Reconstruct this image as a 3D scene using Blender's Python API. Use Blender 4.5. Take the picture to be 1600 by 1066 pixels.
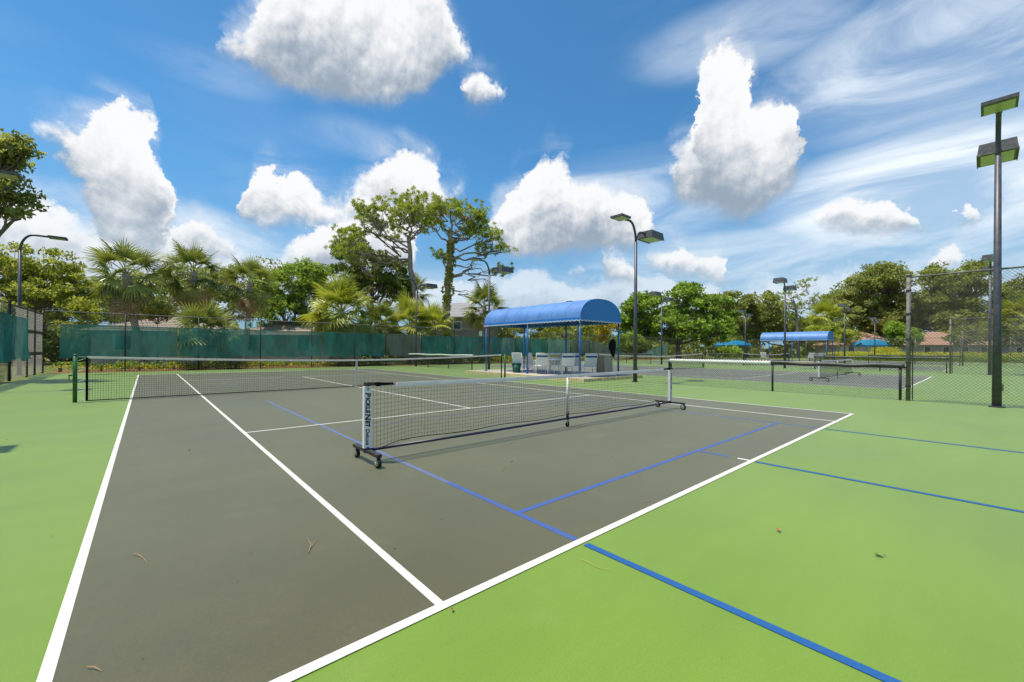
import bpy, bmesh, math, random
import numpy as np
from mathutils import Vector, Matrix

for o in list(bpy.data.objects):
    bpy.data.objects.remove(o, do_unlink=True)
SC = bpy.context.scene
COL = SC.collection
R = math.radians
RNG = random.Random(7)
NR = np.random.default_rng(11)

# ------------------------------------------------------------------ camera
CAM = Vector((0.3056, -1.7326, 1.2570))
YAW, ROLL, FPX, CY = 0.721478, 0.005598, 648.648, 13.357
FW = Vector((math.sin(YAW), math.cos(YAW), 0)); RT = Vector((math.cos(YAW), -math.sin(YAW), 0)); UP = Vector((0, 0, 1))
R2 = RT * math.cos(ROLL) + UP * math.sin(ROLL); U2 = -RT * math.sin(ROLL) + UP * math.cos(ROLL)
cd = bpy.data.cameras.new('camera'); cam = bpy.data.objects.new('camera', cd); COL.objects.link(cam)
cd.sensor_width = 36; cd.lens = FPX / 1600 * 36; cd.shift_y = CY / 1600; cd.clip_end = 4000; cd.clip_start = 0.05
m = Matrix.Identity(4)
for i in range(3):
    m[i][0] = R2[i]; m[i][1] = U2[i]; m[i][2] = -FW[i]; m[i][3] = CAM[i]
cam.matrix_world = m
SC.camera = cam

def ray(u, v): return FW + R2 * ((u - 800) / FPX) + U2 * ((533 + CY - v) / FPX)
def spot(u, v, dep): return CAM + ray(u, v) * dep          # point seen at (u, v) that stands dep metres ahead
def ground(u, dep, z=0.0):
    p = spot(u, 546, dep); return Vector((p.x, p.y, z))

# ------------------------------------------------------------------ light
SUN_TO = Vector((-0.77, 0.64, 0)).normalized() * math.cos(R(72)) + UP * math.sin(R(72))
sl = bpy.data.lights.new('sun', 'SUN'); sl.energy = 3.3; sl.angle = R(0.53); sl.color = (1.0, 0.92, 0.78)
so = bpy.data.objects.new('sun', sl); COL.objects.link(so); so.location = (0, 0, 40)
so.rotation_euler = SUN_TO.to_track_quat('Z', 'Y').to_euler()
SC.view_settings.view_transform = 'Standard'; SC.view_settings.look = 'None'
SC.view_settings.exposure = 0.8; SC.view_settings.gamma = 1.0; SC.view_settings.use_curve_mapping = False
SC.cycles.use_denoising = True; SC.cycles.denoising_prefilter = 'ACCURATE'; SC.cycles.max_bounces = 8; SC.cycles.diffuse_bounces = 3; SC.cycles.transparent_max_bounces = 24
SC.cycles.use_adaptive_sampling = True; SC.cycles.adaptive_threshold = 0.025

# ------------------------------------------------------------------ sky with cumulus clouds
W = bpy.data.worlds.new('World'); SC.world = W; W.use_nodes = True
W.cycles.sampling_method = 'MANUAL'; W.cycles.sample_map_resolution = 256
NT = W.node_tree; NT.nodes.clear()
def nd(t, **kw):
    n = NT.nodes.new(t)
    for k, v in kw.items(): setattr(n, k, v)
    return n
def _in(s, v):
    if isinstance(v, bpy.types.NodeSocket): NT.links.new(v, s)
    elif v is not None: s.default_value = v
def mth(op, a, b=None, c=None, clamp=False):
    n = nd('ShaderNodeMath', operation=op, use_clamp=clamp)
    for i, v in enumerate((a, b, c)):
        if v is not None: _in(n.inputs[i], v)
    return n.outputs[0]
def vec(op, a, b=None, c=None, out=0):
    n = nd('ShaderNodeVectorMath', operation=op)
    for i, v in enumerate((a, b, c)):
        if v is not None: _in(n.inputs[i], v)
    return n.outputs['Value'] if op in ('DOT_PRODUCT', 'LENGTH') else n.outputs[0]
def ramp(v, a, b, lo=0., hi=1., smooth=True):
    n = nd('ShaderNodeMapRange', interpolation_type='SMOOTHSTEP' if smooth else 'LINEAR')
    for i, x in enumerate((v, a, b, lo, hi)): _in(n.inputs[i], x)
    return n.outputs[0]
def mixc(f, a, b):
    n = nd('ShaderNodeMix', data_type='RGBA'); _in(n.inputs['Factor'], f); _in(n.inputs[6], a); _in(n.inputs[7], b)
    return n.outputs[2]

gen = nd('ShaderNodeTexCoord').outputs['Generated']
DIR = vec('NORMALIZE', gen)
fwd = mth('ABSOLUTE', vec('DOT_PRODUCT', DIR, tuple(FW)))       # the half of the sky behind repeats the half in front
sid = vec('DOT_PRODUCT', DIR, tuple(RT))
sx = nd('ShaderNodeSeparateXYZ'); _in(sx.inputs[0], DIR)
el = mth('ARCSINE', sx.outputs[2]); az = mth('ARCTAN2', sid, fwd)
cb = nd('ShaderNodeCombineXYZ'); _in(cb.inputs[0], az); _in(cb.inputs[1], el)
P0 = cb.outputs[0]

def azel(u, v):
    d = ray(u, v).normalized()
    return math.atan2(d.dot(RT), d.dot(FW)), math.asin(d.z)
def blob(u, v, ru, rv):
    a, e = azel(u, v); a1, e1 = azel(u + ru, v); a0, e0 = azel(u - ru, v); _, e2 = azel(u, v - rv); _, e3 = azel(u, v + rv)
    return (a, e, max((a1 - a0) / 2, .004), max((e2 - e3) / 2, .004))
# banks of cumulus: bearing, top and base of the cloud there (top below base = clear sky)
BANK1 = [(-200,300,280),(30,232,215),(46,204,212),(75,184,224),(100,190,262),(125,170,300),(150,158,340),(180,156,390),(205,176,405),(232,184,405),(240,235,402),(256,275,395),(270,335,345),(285,300,270),(330,95,80),
 (343,78,66),(350,60,88),(370,38,104),(395,0,116),(410,-45,124),(440,-75,136),(480,-95,150),(520,-98,163),(570,-98,168),(620,-92,162),(660,-74,148),(690,-40,126),(705,10,112),(720,60,104),(736,74,84),(744,82,66),(900,200,180),(1020,285,270),
 (1040,262,288),(1060,215,310),(1085,195,322),(1090,150,326),(1098,100,330),(1110,84,336),(1130,80,344),(1152,84,344),(1170,112,340),(1188,148,334),(1205,148,322),(1225,142,302),(1245,156,275),(1254,185,225),(1262,220,200),(1266,330,318),
 (1275,335,352),(1300,320,362),(1330,310,368),(1370,314,374),(1400,328,376),(1430,344,370),(1447,360,350),(1472,352,340),(1482,336,356),(1495,328,362),(1510,338,356),(1522,354,342),(1810,350,330)]
BANK2 = [(-200,300,420),(0,308,424),(40,302,428),(80,318,432),(110,325,432),(160,342,432),(200,348,432),(240,362,432),(280,348,422),(330,348,418),(360,362,412),(374,390,372),(378,315,310),(384,296,338),(396,274,348),(424,264,354),(440,282,354),(470,278,356),(500,298,356),(530,308,354),(550,296,354),(570,266,358),(600,246,362),(640,234,362),(675,240,354),(690,266,338),(700,286,326),(717,286,314),(735,294,306),(744,306,292),(758,345,330),
 (772,328,386),(800,298,398),(815,276,402),(835,262,402),(852,246,402),(870,240,402),(890,244,402),(905,282,400),(940,280,396),(960,286,394),(985,296,390),(1005,316,378),(1022,342,350),(1030,358,342),(1300,440,400),(1810,420,400)]
BANK3 = [(-200,440,420),(425,402,392),(450,394,428),(480,368,432),(520,348,432),(560,328,432),(600,318,432),(640,338,432),(662,400,370),(700,160,140),(716,148,146),(724,128,160),(740,114,168),(760,128,168),(780,144,163),(794,158,146),(880,425,412),(900,410,429),(922,426,412),(934,402,392),(945,382,442),(985,414,448),(1000,440,428),(1010,400,404),(1022,392,424),(1045,386,430),(1070,394,438),(1095,402,446),(1115,400,450),(1130,412,444),(1142,432,416),(1430,412,398),(1455,394,422),(1480,384,428),(1510,398,424),(1528,412,402),(1810,420,400)]
BANK4 = [(-200,400,500),(0,392,500),(90,412,500),(170,398,500),(250,385,500),(330,378,500),(420,392,500),(470,420,500),(560,430,500),(700,436,500),(790,425,500),(850,418,500),(900,440,500),(990,428,500),(1060,440,500),(1140,446,500),(1230,430,500),(1320,418,500),(1400,430,500),(1470,420,500),(1560,428,500),(1700,410,500),(1810,400,500)]

def noise(v, scale, detail=4., rough=.55, color=False, dist=0.):
    n = nd('ShaderNodeTexNoise'); _in(n.inputs['Vector'], v)
    n.inputs['Scale'].default_value = scale; n.inputs['Detail'].default_value = detail
    n.inputs['Roughness'].default_value = rough; n.inputs['Distortion'].default_value = dist
    return n.outputs['Color'] if color else n.outputs[0]
warp = vec('MULTIPLY_ADD', noise(DIR, 12., 6., .66, True), (.10, .07, 0), (-.05, -.035, 0))
PW = vec('ADD', P0, warp)
sw = nd('ShaderNodeSeparateXYZ'); _in(sw.inputs[0], PW); azw = sw.outputs[0]; elw = sw.outputs[1]
xw = mth('MULTIPLY', mth('PINGPONG', mth('ADD', azw, 1.), 2.), .5)        # the banks in view go on round the rest of the sky
cx = nd('ShaderNodeCombineXYZ')
for k in range(3): _in(cx.inputs[k], xw)
def relief(P):                                                  # cauliflower relief
    vo = nd('ShaderNodeTexVoronoi', feature='F1', distance='EUCLIDEAN'); _in(vo.inputs['Vector'], P)
    vo.inputs['Scale'].default_value = 17.; vo.inputs['Detail'].default_value = 3.; vo.inputs['Roughness'].default_value = .55; vo.inputs['Lacunarity'].default_value = 2.4
    vo.normalize = True
    return mth('MULTIPLY_ADD', vo.outputs['Distance'], -1.9, mth('MULTIPLY_ADD', noise(P, 30., 5., .62), .7, .40))
REL0 = relief(P0); REL1 = relief(vec('ADD', P0, (-.008, .013, 0)))
def bank(profile):
    n = nd('ShaderNodeRGBCurve'); mp = n.mapping; mp.use_clip = False
    pts = []
    for u, t, b in profile:
        a, et = azel(u, t); _, eb = azel(u, b); pts.append(((a + 1) / 2, et / .8, eb / .8))
    pts.sort()
    for ci in (0, 1):
        c = mp.curves[ci]
        while len(c.points) < len(pts): c.points.new(.5, .5)
        for p, q in zip(c.points, pts): p.location = (min(max(q[0], 0), 1), min(max(q[1 + ci], 0), 1)); p.handle_type = 'AUTO_CLAMPED'
    mp.update()
    _in(n.inputs['Color'], cx.outputs[0])
    sp = nd('ShaderNodeSeparateColor'); NT.links.new(n.outputs[0], sp.inputs[0])
    top = mth('MULTIPLY', sp.outputs[0], .8); base = mth('MULTIPLY', sp.outputs[1], .8)
    ft = mth('MULTIPLY_ADD', REL0, .040, mth('SUBTRACT', top, elw))
    fb = mth('MULTIPLY_ADD', REL0, .016, mth('SUBTRACT', elw, base))
    thick = mth('SUBTRACT', top, base)
    al = mth('MULTIPLY', mth('MULTIPLY', ramp(ft, .0, edge), ramp(fb, -.008, .030)), ramp(thick, 0., .02))
    wisp = mth('MULTIPLY', mth('MULTIPLY', ramp(ft, -.050, .035), ramp(fb, -.030, .040)), mth('MULTIPLY', ramp(st, .34, .66), .55))
    al = mth('MAXIMUM', al, mth('MULTIPLY', wisp, ramp(thick, .005, .085)))
    h = mth('DIVIDE', fb, mth('MAXIMUM', thick, .02))
    return al, h
soft = noise(DIR, 6., 3., .5)
edge = ramp(soft, .36, .66, .010, .050)
lowband = ramp(el, -.01, .03)

# thin high veil: streaked noise
mp = nd('ShaderNodeMapping'); _in(mp.inputs[0], P0); mp.inputs['Rotation'].default_value = (0, 0, R(-24)); mp.inputs['Scale'].default_value = (1.5, 5.2, 1)
st = noise(mp.outputs[0], 1.9, 6., .58, dist=.9)
big = noise(P0, 1.7, 2., .5)
def veilblob(u, v, ru, rv, w):
    a, e, ra, re = blob(u, v, ru, rv)
    q = vec('MULTIPLY_ADD', P0, (1 / ra, 1 / re, 0), (-a / ra, -e / re, 0))
    return mth('MULTIPLY', ramp(vec('DOT_PRODUCT', q, q), 1., 0.), w)
vm = None
for b in [(1500,70,420,170,.62),(1440,300,360,120,.95),(1180,50,260,80,.32),(1000,310,280,90,.42),(560,215,120,40,.18),(260,400,420,100,.52),(1250,410,520,90,.48),(330,110,160,40,.12),(800,470,900,60,.25)]:
    w = veilblob(*b); vm = w if vm is None else mth('MAXIMUM', vm, w)
veil = mth('MULTIPLY', ramp(st, .33, .66), mth('ADD', vm, ramp(big, .5, .75, 0., .10)))
veil = mth('ADD', veil, mth('MULTIPLY', vm, .35), clamp=True)

sky = nd('ShaderNodeTexSky', sky_type='NISHITA'); sky.sun_disc = False
sky.sun_elevation = R(72); sky.sun_rotation = math.atan2(SUN_TO.x, SUN_TO.y)
sky.altitude = 0; sky.air_density = 1.0; sky.dust_density = .2; sky.ozone_density = 2.0
SKY_S = 0.15
skyc = vec('MULTIPLY', sky.outputs[0], (.235 * SKY_S, .485 * SKY_S, .585 * SKY_S))
skyc = mixc(ramp(el, -.02, .42, .85, 0.), skyc, (.150, .238, .335, 1))
c1 = mixc(veil, skyc, (.52, .57, .61, 1))
CLOUD_DARK = (.185, .23, .285, 1); CLOUD_LIT = (.555, .56, .565, 1); CLOUD_FAR = (.40, .47, .54, 1)
bump = mth('ADD', mth('MULTIPLY', mth('SUBTRACT', REL0, REL1), .36), mth('MULTIPLY_ADD', noise(P0, 6., 2., .5), 1.0, -.5))
for prof in (BANK4, BANK2, BANK1, BANK3):
    al, h = bank(prof)
    if prof is BANK4: al = mth('MULTIPLY', al, .62)
    light = ramp(mth('ADD', h, bump), .02, .78)
    col = mixc(ramp(el, 0.0, .30, .55, 0.), mixc(light, CLOUD_DARK, CLOUD_LIT), CLOUD_FAR)
    c1 = mixc(mth('MULTIPLY', al, lowband), c1, col)
BGW = nd('ShaderNodeBackground'); _in(BGW.inputs[0], c1)
out = nd('ShaderNodeOutputWorld'); NT.links.new(BGW.outputs[0], out.inputs[0])

# ------------------------------------------------------------------ helpers
class MB:
    """collects shapes; build() links them as one mesh object"""
    def __init__(s): s.v = []; s.f = []
    def add(s, vs, fs):
        n = len(s.v); s.v += [tuple(p) for p in vs]; s.f += [tuple(i + n for i in f) for f in fs]; return s
    def box(s, x0, x1, y0, y1, z0, z1):
        return s.add([(x0,y0,z0),(x1,y0,z0),(x1,y1,z0),(x0,y1,z0),(x0,y0,z1),(x1,y0,z1),(x1,y1,z1),(x0,y1,z1)],
                     [(0,3,2,1),(4,5,6,7),(0,1,5,4),(1,2,6,5),(2,3,7,6),(3,0,4,7)])
    def cbox(s, c, sz, rz=0., rx=0.):
        hx, hy, hz = sz[0]/2, sz[1]/2, sz[2]/2
        M = Matrix.Rotation(rz, 3, 'Z') @ Matrix.Rotation(rx, 3, 'X')
        vs = [Vector(c) + M @ Vector(p) for p in [(-hx,-hy,-hz),(hx,-hy,-hz),(hx,hy,-hz),(-hx,hy,-hz),(-hx,-hy,hz),(hx,-hy,hz),(hx,hy,hz),(-hx,hy,hz)]]
        return s.add(vs, [(0,3,2,1),(4,5,6,7),(0,1,5,4),(1,2,6,5),(2,3,7,6),(3,0,4,7)])
    def tube(s, pts, rad, n=8, cap=True):
        pts = [Vector(p) for p in pts]; k = len(pts)
        if not hasattr(rad, '__len__'): rad = [rad] * k
        rings = []; ref = None
        for i, p in enumerate(pts):
            t = (pts[min(i+1,k-1)] - pts[max(i-1,0)]).normalized()
            if ref is None:
                ref = Vector((0,0,1)) if abs(t.z) < .9 else Vector((1,0,0))
            a = t.cross(ref)
            if a.length < 1e-4: a = t.cross(Vector((0,1,0)))
            a.normalize(); b = a.cross(t).normalized(); ref = b
            rings.append([p + (a * math.cos(2*math.pi*j/n) + b * math.sin(2*math.pi*j/n)) * rad[i] for j in range(n)])
        vs = [q for r in rings for q in r]; fs = []
        for i in range(k-1):
            for j in range(n): fs.append((i*n+j, i*n+(j+1)%n, (i+1)*n+(j+1)%n, (i+1)*n+j))
        if cap: fs.append(tuple(range(n-1,-1,-1))); fs.append(tuple((k-1)*n+j for j in range(n)))
        return s.add(vs, fs)
    def sheet(s, x0, x1, y0, y1, z): return s.add([(x0,y0,z),(x1,y0,z),(x1,y1,z),(x0,y1,z)], [(0,1,2,3)])
    def quad(s, a, b, c, d): return s.add([a,b,c,d], [(0,1,2,3)])
    def wheel(s, c, r, w, axis, n=16):
        a = Vector(axis).normalized() * w / 2; return s.tube([Vector(c)-a, Vector(c)-a*.7, Vector(c)+a*.7, Vector(c)+a], [r*.9, r, r, r*.9], n)
    def mesh(s, name, mat=None, smooth=False):
        me = bpy.data.meshes.new(name); me.from_pydata(s.v, [], s.f)
        if mat: me.materials.append(mat)
        if smooth: me.polygons.foreach_set('use_smooth', [True] * len(me.polygons))
        me.update(); return me
    def build(s, name, mat, parent=None, smooth=False, kind=None):
        return link(name, s.mesh(name, mat, smooth), parent, kind)
def link(name, data, parent=None, kind=None):
    o = bpy.data.objects.new(name, data); COL.objects.link(o)
    if parent is not None: o.parent = parent
    if kind: o['kind'] = kind
    return o
def tag(o, label, cat, group=None):
    o['label'] = label; o['category'] = cat
    if group: o['group'] = group
    return o
def thing(name, label, cat, loc=(0,0,0), rz=0., group=None):
    o = bpy.data.objects.new(name, None); COL.objects.link(o); o.empty_display_size = .2
    o.location = loc; o.rotation_euler = (0,0,rz); return tag(o, label, cat, group)
def dup(root, loc, rz=None, label=None, scale=None):
    ch = {}
    for o in COL.objects:
        if o.parent: ch.setdefault(o.parent.name, []).append(o)
    def cp(o, par):
        c = o.copy(); COL.objects.link(c); c.parent = par
        for k in ch.get(o.name, []): cp(k, c)
        return c
    r = cp(root, None); r.location = loc
    if rz is not None: r.rotation_euler = (0,0,rz)
    if scale: r.scale = (scale,)*3
    if label: r['label'] = label
    return r

# ------------------------------------------------------------------ materials
MATS = {}
def mat(name, col, rough=.6, metal=0., vary=.12, scale=6., bump=0., bscale=40., spec=.5, tint=None, detail=4., coat=0.):
    if name in MATS: return MATS[name]
    M = bpy.data.materials.new(name); M.use_nodes = True; MATS[name] = M
    t = M.node_tree; b = t.nodes['Principled BSDF']
    b.inputs['Roughness'].default_value = rough; b.inputs['Metallic'].default_value = metal; b.inputs['Specular IOR Level'].default_value = spec
    if coat: b.inputs['Coat Weight'].default_value = coat; b.inputs['Coat Roughness'].default_value = .25
    tc = t.nodes.new('ShaderNodeTexCoord'); nz = t.nodes.new('ShaderNodeTexNoise')
    t.links.new(tc.outputs['Object'], nz.inputs['Vector']); nz.inputs['Scale'].default_value = scale; nz.inputs['Detail'].default_value = detail; nz.inputs['Roughness'].default_value = .65
    mx = t.nodes.new('ShaderNodeMix'); mx.data_type = 'RGBA'
    mr = t.nodes.new('ShaderNodeMapRange'); mr.inputs[1].default_value = .3; mr.inputs[2].default_value = .7
    t.links.new(nz.outputs[0], mr.inputs[0]); t.links.new(mr.outputs[0], mx.inputs['Factor'])
    tn = tint or col
    mx.inputs[6].default_value = (*[c * (1 - vary) for c in col], 1); mx.inputs[7].default_value = (*[min(c * (1 + vary), 1) for c in tn], 1)
    t.links.new(mx.outputs[2], b.inputs['Base Color'])
    if bump:
        n2 = t.nodes.new('ShaderNodeTexNoise'); t.links.new(tc.outputs['Object'], n2.inputs['Vector']); n2.inputs['Scale'].default_value = bscale; n2.inputs['Detail'].default_value = 3
        bp = t.nodes.new('ShaderNodeBump'); bp.inputs['Strength'].default_value = bump; bp.inputs['Distance'].default_value = .01
        t.links.new(n2.outputs[0], bp.inputs['Height']); t.links.new(bp.outputs[0], b.inputs['Normal'])
    return M
def see_through_mat(name, col, clear, vary=.3, scale=1.3, transl=.25):
    """woven screen: tiny holes let part of what lies behind show"""
    M = bpy.data.materials.new(name); M.use_nodes = True; MATS[name] = M
    t = M.node_tree; t.nodes.clear(); N = t.nodes.new; L = t.links.new
    o = N('ShaderNodeOutputMaterial'); d = N('ShaderNodeBsdfDiffuse'); tl = N('ShaderNodeBsdfTranslucent'); tr = N('ShaderNodeBsdfTransparent')
    tc = N('ShaderNodeTexCoord'); mp = N('ShaderNodeMapping'); mp.inputs['Scale'].default_value = (1, 1, .45); L(tc.outputs['Object'], mp.inputs[0])
    nz = N('ShaderNodeTexNoise'); L(mp.outputs[0], nz.inputs['Vector']); nz.inputs['Scale'].default_value = scale; nz.inputs['Detail'].default_value = 5; nz.inputs['Roughness'].default_value = .6
    mr = N('ShaderNodeMapRange'); mr.inputs[1].default_value = .3; mr.inputs[2].default_value = .72; L(nz.outputs[0], mr.inputs[0])
    mx = N('ShaderNodeMix'); mx.data_type = 'RGBA'; L(mr.outputs[0], mx.inputs['Factor'])
    mx.inputs[6].default_value = (*[c * (1 - vary) for c in col], 1); mx.inputs[7].default_value = (*[c * (1 + vary) for c in col], 1)
    L(mx.outputs[2], d.inputs[0]); L(mx.outputs[2], tl.inputs[0])
    a = N('ShaderNodeMixShader'); a.inputs[0].default_value = transl; L(d.outputs[0], a.inputs[1]); L(tl.outputs[0], a.inputs[2])
    b = N('ShaderNodeMixShader'); b.inputs[0].default_value = clear; L(a.outputs[0], b.inputs[1]); L(tr.outputs[0], b.inputs[2]); L(b.outputs[0], o.inputs[0])
    return M
def leaf_mat(name, dark, light, transl=.35, rough=.55):
    """leaves: each leaf has its own shade (attribute 'tone'), light passes through"""
    M = bpy.data.materials.new(name); M.use_nodes = True; MATS[name] = M
    t = M.node_tree; t.nodes.clear(); N = t.nodes.new; L = t.links.new
    o = N('ShaderNodeOutputMaterial'); at = N('ShaderNodeAttribute'); at.attribute_name = 'tone'
    mx = N('ShaderNodeMix'); mx.data_type = 'RGBA'; L(at.outputs['Fac'], mx.inputs['Factor'])
    mx.inputs[6].default_value = (*dark, 1); mx.inputs[7].default_value = (*light, 1)
    d = N('ShaderNodeBsdfPrincipled'); L(mx.outputs[2], d.inputs['Base Color']); d.inputs['Roughness'].default_value = rough; d.inputs['Specular IOR Level'].default_value = .35
    tl = N('ShaderNodeBsdfTranslucent'); gm = N('ShaderNodeMix'); gm.data_type = 'RGBA'; gm.inputs['Factor'].default_value = .45
    L(mx.outputs[2], gm.inputs[6]); gm.inputs[7].default_value = (light[0] * 1.5, light[1] * 1.4, light[2] * .6, 1); L(gm.outputs[2], tl.inputs[0])
    a = N('ShaderNodeMixShader'); a.inputs[0].default_value = transl; L(d.outputs[0], a.inputs[1]); L(tl.outputs[0], a.inputs[2]); L(a.outputs[0], o.inputs[0])
    return M
def court_mat(name, a, b, rough, spec, stain, grain=.25):
    """acrylic court paint: broad mottling, roller streaks, sandy grain, faint stains"""
    M = bpy.data.materials.new(name); M.use_nodes = True; MATS[name] = M
    t = M.node_tree; N = t.nodes.new; L = t.links.new; p = t.nodes['Principled BSDF']
    tc = N('ShaderNodeTexCoord')
    def nz(scale, det, ro, sc=(1,1,1)):
        mp = N('ShaderNodeMapping'); mp.inputs['Scale'].default_value = sc; L(tc.outputs['Object'], mp.inputs[0])
        n = N('ShaderNodeTexNoise'); L(mp.outputs[0], n.inputs['Vector']); n.inputs['Scale'].default_value = scale; n.inputs['Detail'].default_value = det; n.inputs['Roughness'].default_value = ro; return n.outputs[0]
    def rg(v, lo, hi, c=0., d=1.):
        m_ = N('ShaderNodeMapRange'); L(v, m_.inputs[0])
        for i, x in enumerate((lo, hi, c, d)): m_.inputs[i+1].default_value = x
        return m_.outputs[0]
    def mix(f, x, y, blend='MIX'):
        m_ = N('ShaderNodeMix'); m_.data_type = 'RGBA'; m_.blend_type = blend
        for s_, v in ((m_.inputs['Factor'], f), (m_.inputs[6], x), (m_.inputs[7], y)):
            if isinstance(v, bpy.types.NodeSocket): L(v, s_)
            else: s_.default_value = v
        return m_.outputs[2]
    c = mix(rg(nz(.35, 5, .62), .32, .68), (*a, 1), (*b, 1))
    c = mix(rg(nz(.9, 6, .7, (.25, 1.6, 1)), .42, .75, 0, .6), c, (*[x * .84 for x in a], 1))
    c = mix(rg(nz(1.6, 5, .6), .58, .72, 0, .6), c, (*stain, 1))
    c = mix(rg(nz(5.5, 6, .75), .60, .78, 0, .35), c, (*[x * .72 for x in a], 1))
    c = mix(rg(nz(110, 3, .8), .3, .7, 0, 1), c, mix(1., c, (1 - grain,) * 3 + (1,), 'MULTIPLY'))
    p.inputs['Sheen Weight'].default_value = .52; p.inputs['Sheen Roughness'].default_value = .45; p.inputs['Sheen Tint'].default_value = (1, .92, .62, 1)
    L(c, p.inputs['Base Color']); p.inputs['Specular IOR Level'].default_value = spec
    L(rg(nz(.7, 4, .6), .3, .7, rough - .08, rough + .08), p.inputs['Roughness'])
    bp = N('ShaderNodeBump'); bp.inputs['Strength'].default_value = .25; bp.inputs['Distance'].default_value = .004; L(nz(260, 2, .7), bp.inputs['Height']); L(bp.outputs[0], p.inputs['Normal'])
    return M

GREEN = court_mat('green_court_paint', (.140, .260, .014), (.168, .294, .019), .55, .4, (.178, .280, .030))
GREY = court_mat('grey_court_paint', (.077, .076, .034), (.101, .099, .047), .52, .4, (.130, .123, .068), .35)
GREY2 = court_mat('dark_grey_court_paint', (.080, .077, .064), (.096, .092, .078), .52, .4, (.115, .11, .10))
def paint_mat(name, col, worn, wear):
    M = mat(name, col, .55, vary=.05, scale=3., spec=.4)
    t = M.node_tree; p = t.nodes['Principled BSDF']; src = p.inputs['Base Color'].links[0].from_socket
    tc = t.nodes.new('ShaderNodeTexCoord'); n = t.nodes.new('ShaderNodeTexNoise'); t.links.new(tc.outputs['Object'], n.inputs['Vector']); n.inputs['Scale'].default_value = 45.; n.inputs['Detail'].default_value = 6.; n.inputs['Roughness'].default_value = .75
    r_ = t.nodes.new('ShaderNodeMapRange'); r_.inputs[1].default_value = .52; r_.inputs[2].default_value = .72; r_.inputs[4].default_value = wear; t.links.new(n.outputs[0], r_.inputs[0])
    m_ = t.nodes.new('ShaderNodeMix'); m_.data_type = 'RGBA'; t.links.new(r_.outputs[0], m_.inputs['Factor']); t.links.new(src, m_.inputs[6]); m_.inputs[7].default_value = (*worn, 1); t.links.new(m_.outputs[2], p.inputs['Base Color'])
    return M
WHITE_LINE = paint_mat('white_line_paint', (.62, .605, .56), (.40, .39, .34), .6)
BLUE_LINE = paint_mat('blue_line_paint', (.010, .085, .27), (.08, .2, .2), .3)
BLUE_WORN = paint_mat('worn_blue_line_paint', (.100, .135, .285), (.14, .14, .13), .8)
BLUE_FAINT = paint_mat('faint_blue_line_paint', (.118, .130, .170), (.13, .125, .09), .9)
BLUE_MID = paint_mat('blue_line_paint_on_grey', (.045, .095, .30), (.09, .10, .14), .6)
GRASS = mat('grass', (.075, .115, .025), .9, vary=.45, scale=1.2, bump=.6, bscale=14, tint=(.14, .15, .045), spec=.1)
MULCH = mat('mulch', (.13, .085, .05), .95, vary=.5, scale=5., bump=.8, bscale=20, tint=(.22, .13, .06), spec=.1)
CONC = mat('concrete', (.42, .39, .34), .85, vary=.15, scale=4., bump=.2, spec=.2)
CURB_Y = mat('faded_yellow_kerb_paint', (.62, .46, .20), .7, vary=.25, scale=8., tint=(.66, .55, .34))
STEEL = mat('galvanised_steel', (.36, .36, .35), .45, .75, vary=.2, scale=12)
BLACKM = mat('black_coated_steel', (.018, .019, .02), .5, vary=.3, scale=9, tint=(.035, .034, .033))
RUSTY = mat('weathered_grey_post', (.12, .112, .105), .7, .25, vary=.35, scale=14, tint=(.19, .18, .17))
SLATE = mat('slate_grey_pole_paint', (.045, .048, .066), .45, vary=.25, scale=10, tint=(.065, .068, .085))
GREENP = mat('green_post_paint', (.012, .12, .035), .4, vary=.2, scale=8)
NETC = mat('black_net_cord', (.012, .012, .012), .9, vary=.2, spec=.1)
TAPE = see_through_mat('white_net_tape', (.84, .82, .76), 0., .06, 12., .42)
VINYL = see_through_mat('white_vinyl_band', (.84, .84, .84), 0., .05, 12., .40)
WHITEP = mat('white_powder_coat', (.84, .83, .82), .4, vary=.06, scale=10)
NAVY = mat('navy_powder_coat', (.018, .022, .055), .4, vary=.2)
RUBBER = mat('black_rubber', (.015, .015, .016), .8, vary=.3)
CHROME = mat('zinc_plated_steel', (.70, .69, .67), .3, .9, vary=.15, scale=30)
BLACKF = mat('black_fabric', (.012, .012, .014), .95, vary=.3, spec=.1)
INK = mat('black_print', (.012, .014, .02), .6, vary=.05)
SCREEN = see_through_mat('teal_windscreen_cloth', (.062, .262, .240), .22, .42, 1.3)
SCREEN_L = see_through_mat('faded_windscreen_cloth', (.22, .40, .38), .30, .25, 1.6)
SCREEN_G = see_through_mat('grey_windscreen_cloth', (.19, .23, .23), .32, .2, 1.3)
CANVAS = mat('blue_canvas', (.012, .185, .60), .45, vary=.08, scale=2., bump=.15, bscale=6, spec=.5)
CANVAS_SHEEN = mat('sky_sheen_blue_canvas', (.085, .22, .52), .55, vary=.16, scale=1.2, bump=.3, bscale=4, spec=.5)  # roof blue made paler, its bright sky reflection put into the base colour
CANVAS_T = mat('teal_canvas', (.012, .20, .38), .5, vary=.15, scale=1.5, bump=.15, bscale=5, spec=.4)
BLUEP = mat('blue_post_paint', (.02, .13, .38), .35, vary=.15, scale=9)
WEB = mat('white_sling_fabric', (.70, .71, .72), .7, vary=.06, scale=14)
BLUEBAND = mat('blue_sling_band', (.02, .09, .30), .7, vary=.1)
LENS = mat('floodlight_glass', (.42, .47, .36), .18, vary=.12, scale=10, spec=.6)
HOUSING = mat('dark_lamp_housing', (.055, .055, .06), .5, vary=.25, scale=12, tint=(.11, .11, .115))

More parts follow.
